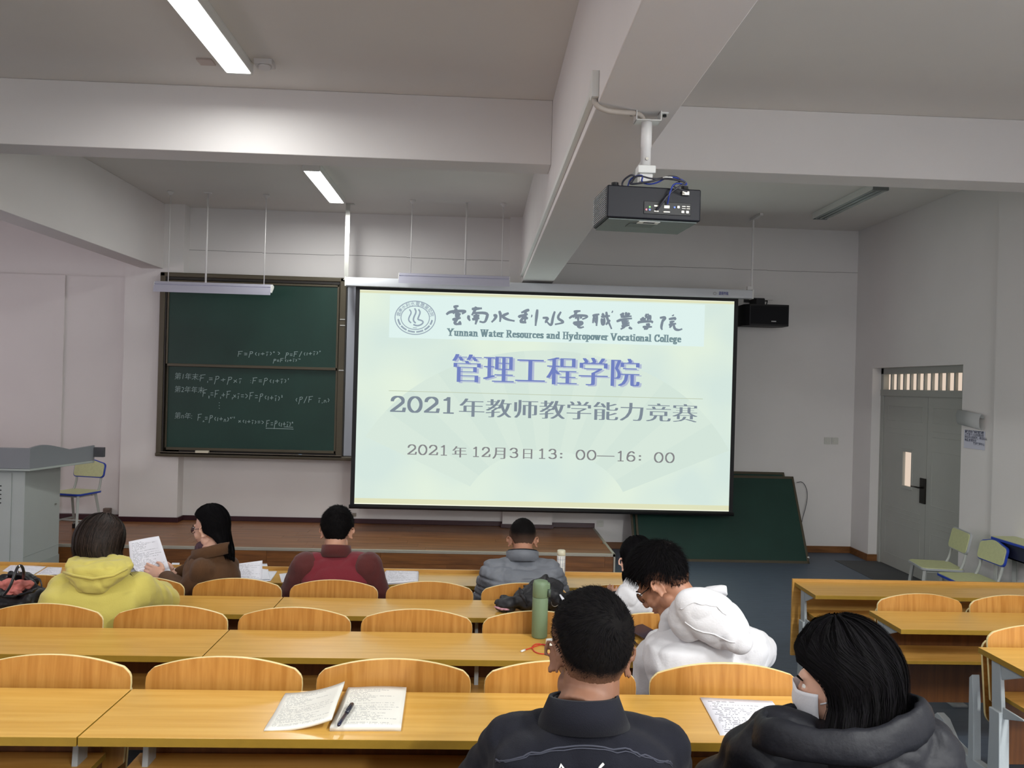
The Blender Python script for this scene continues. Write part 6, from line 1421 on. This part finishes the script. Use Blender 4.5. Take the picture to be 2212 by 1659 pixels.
# black handbag at the left, row 2
hb = thing('handbag', 'black soft handbag with pink lining at the left end of the second-row desk', 'bag', tuple(Wz(30, 1315, Z2))); O = V3(hb.location)
B = lambda x, y, d=4.20: Wy(x, y, d); mb = MB()
mb.ell(B(30, 1300), (.17, .10, .055)).ell(B(75, 1292), (.06, .08, .06)).ell(B(-30, 1290), (.12, .10, .09)).ell(B(50, 1258, 4.3), (.085, .03, .06)).ell(B(10, 1262, 4.3), (.08, .03, .06))
mb.tube([B(20, 1240, 4.28), B(50, 1243, 4.27), B(76, 1262, 4.24), B(84, 1285, 4.2)], [.018, .018, .016, .016], 10); mb.tube([B(-20, 1286, 4.08), B(30, 1288, 4.07), B(70, 1278, 4.08), B(84, 1270, 4.12)], .012, 8)
rm = remesh(mb, .008, 4); rm = noise_disp(rm, .008, 14, 9); rm.v = [(v[0]-O.x, v[1]-O.y, max(v[2], Z2+.001)-O.z) for v in rm.v]
obj('bag_body', rm, mat('black_leather', rgb(17, 17, 21), .45, bump=.2, bscale=80), hb, smooth=True)
mb = MB().ell(B(18, 1265, 4.20), (.055, .03, .036)).ell(B(48, 1264, 4.19), (.06, .03, .028)).ell(B(28, 1280, 4.15), (.05, .025, .02)); rm = remesh(mb, .006, 3); rm = noise_disp(rm, .012, 26, 2); rm.v = [tuple(V3(v)-O) for v in rm.v]
obj('pink_lining', rm, mat('salmon_lining', rgb(186, 106, 98), .7, var=.35, vscale=22), hb, smooth=True)
obj('handle', MB().tube([q-O for q in smooth3([B(8, 1286, 4.04), B(22, 1268, 4.03), B(32, 1240, 4.05), B(39, 1222, 4.08), B(48, 1222, 4.1), B(52, 1238, 4.12), B(50, 1250, 4.2)])], .007, 8), mat('strap_leather', rgb(34, 35, 40), .35), hb, smooth=True)
obj('handle', MB().tube([q-O for q in smooth3([B(74, 1252, 4.25), B(84, 1248, 4.25), B(90, 1260, 4.22), B(90, 1275, 4.2)])], .004, 8), mat('strap_leather', rgb(34, 35, 40), .35), hb, smooth=True)
for y in (1224, 1234): obj('buckle', MB().ell(B(41, y, 4.08)-O, (.006, .004, .008)), mat('bright_metal', rgb(230, 230, 230), .15, .9), hb, smooth=True)
# papers on the front-row desk
Z1 = ZT[1]+.0015
def flat(px, z, m, label, **k): return sheet('paper_sheet', onz(px, z), m, label, **k)
flat([(27, 1218), (100, 1224), (72, 1242), (5, 1234)], Z1, pm_print, 'printed sheet at the left end of the front-row desk, beyond the handbag')
flat([(103, 1225), (134, 1226), (130, 1242), (76, 1242)], Z1+.001, pm_print, 'printed sheet half hidden by the yellow hoodie')
flat([(372, 1216), (388, 1216), (386, 1232), (364, 1230)], Z1, pm_blank, 'small white sheet between the brown coat and the held page')
c = [Wy(506, 1219, 5.06), Wy(567, 1211, 5.12), Wy(566, 1254, 5.04), Wy(500, 1250, 5.0)]
for q in c[2:]: q.z = max(q.z, ZT[1]+.002)
sheet('paper_sheet', c, pm_form, 'printed form propped on the papers right of the brown coat')
flat([(560, 1218), (577, 1218), (584, 1252), (556, 1252)], Z1+.004, pm_blank, 'white sheet standing behind the printed form')
flat([(566, 1234), (599, 1234), (584, 1256), (556, 1256)], Z1, pm_blank, 'white sheet lying right of the printed form')
flat([(603, 1240), (622, 1238), (618, 1258), (608, 1258)], Z1, pm_blank, 'corner of white paper left of the man in red')
flat([(812, 1238), (824, 1238), (818, 1252), (806, 1252)], Z1, pm_blank, 'corner of white paper under the right arm of the man in red')
for i in range(4):
    flat([(832+i, 1234-i), (905-i*.5, 1236-i), (903, 1258-i*.8), (824+i*1.5, 1264-i)], Z1+i*.003, pm_form, ('top sheet', 'second sheet', 'third sheet', 'bottom sheet')[3-i]+' of the paper stack right of the man in red', group='stacked papers on the front-row desk')
# sheet held by the woman in the brown coat
c = [Wy(278, 1170, 4.95), Wy(343, 1158, 4.98), Wy(366, 1228, 4.90), Wy(283, 1246, 4.86)]
sheet('held_sheet', c, pm_print, 'printed sheet held up by the woman in the brown coat', curl=lambda u, v: V3((0, .015*math.sin(u*3.1), 0)))
c = [Wy(343, 1232, 4.92), Wy(366, 1228, 4.94), Wy(375, 1247, 4.84), Wy(366, 1248, 4.82)]
sheet('held_sheet', c, pm_blank, 'folded white page under her hand, below the held sheet', curl=lambda u, v: V3((0, 0, .004*math.sin(u*3.1))))
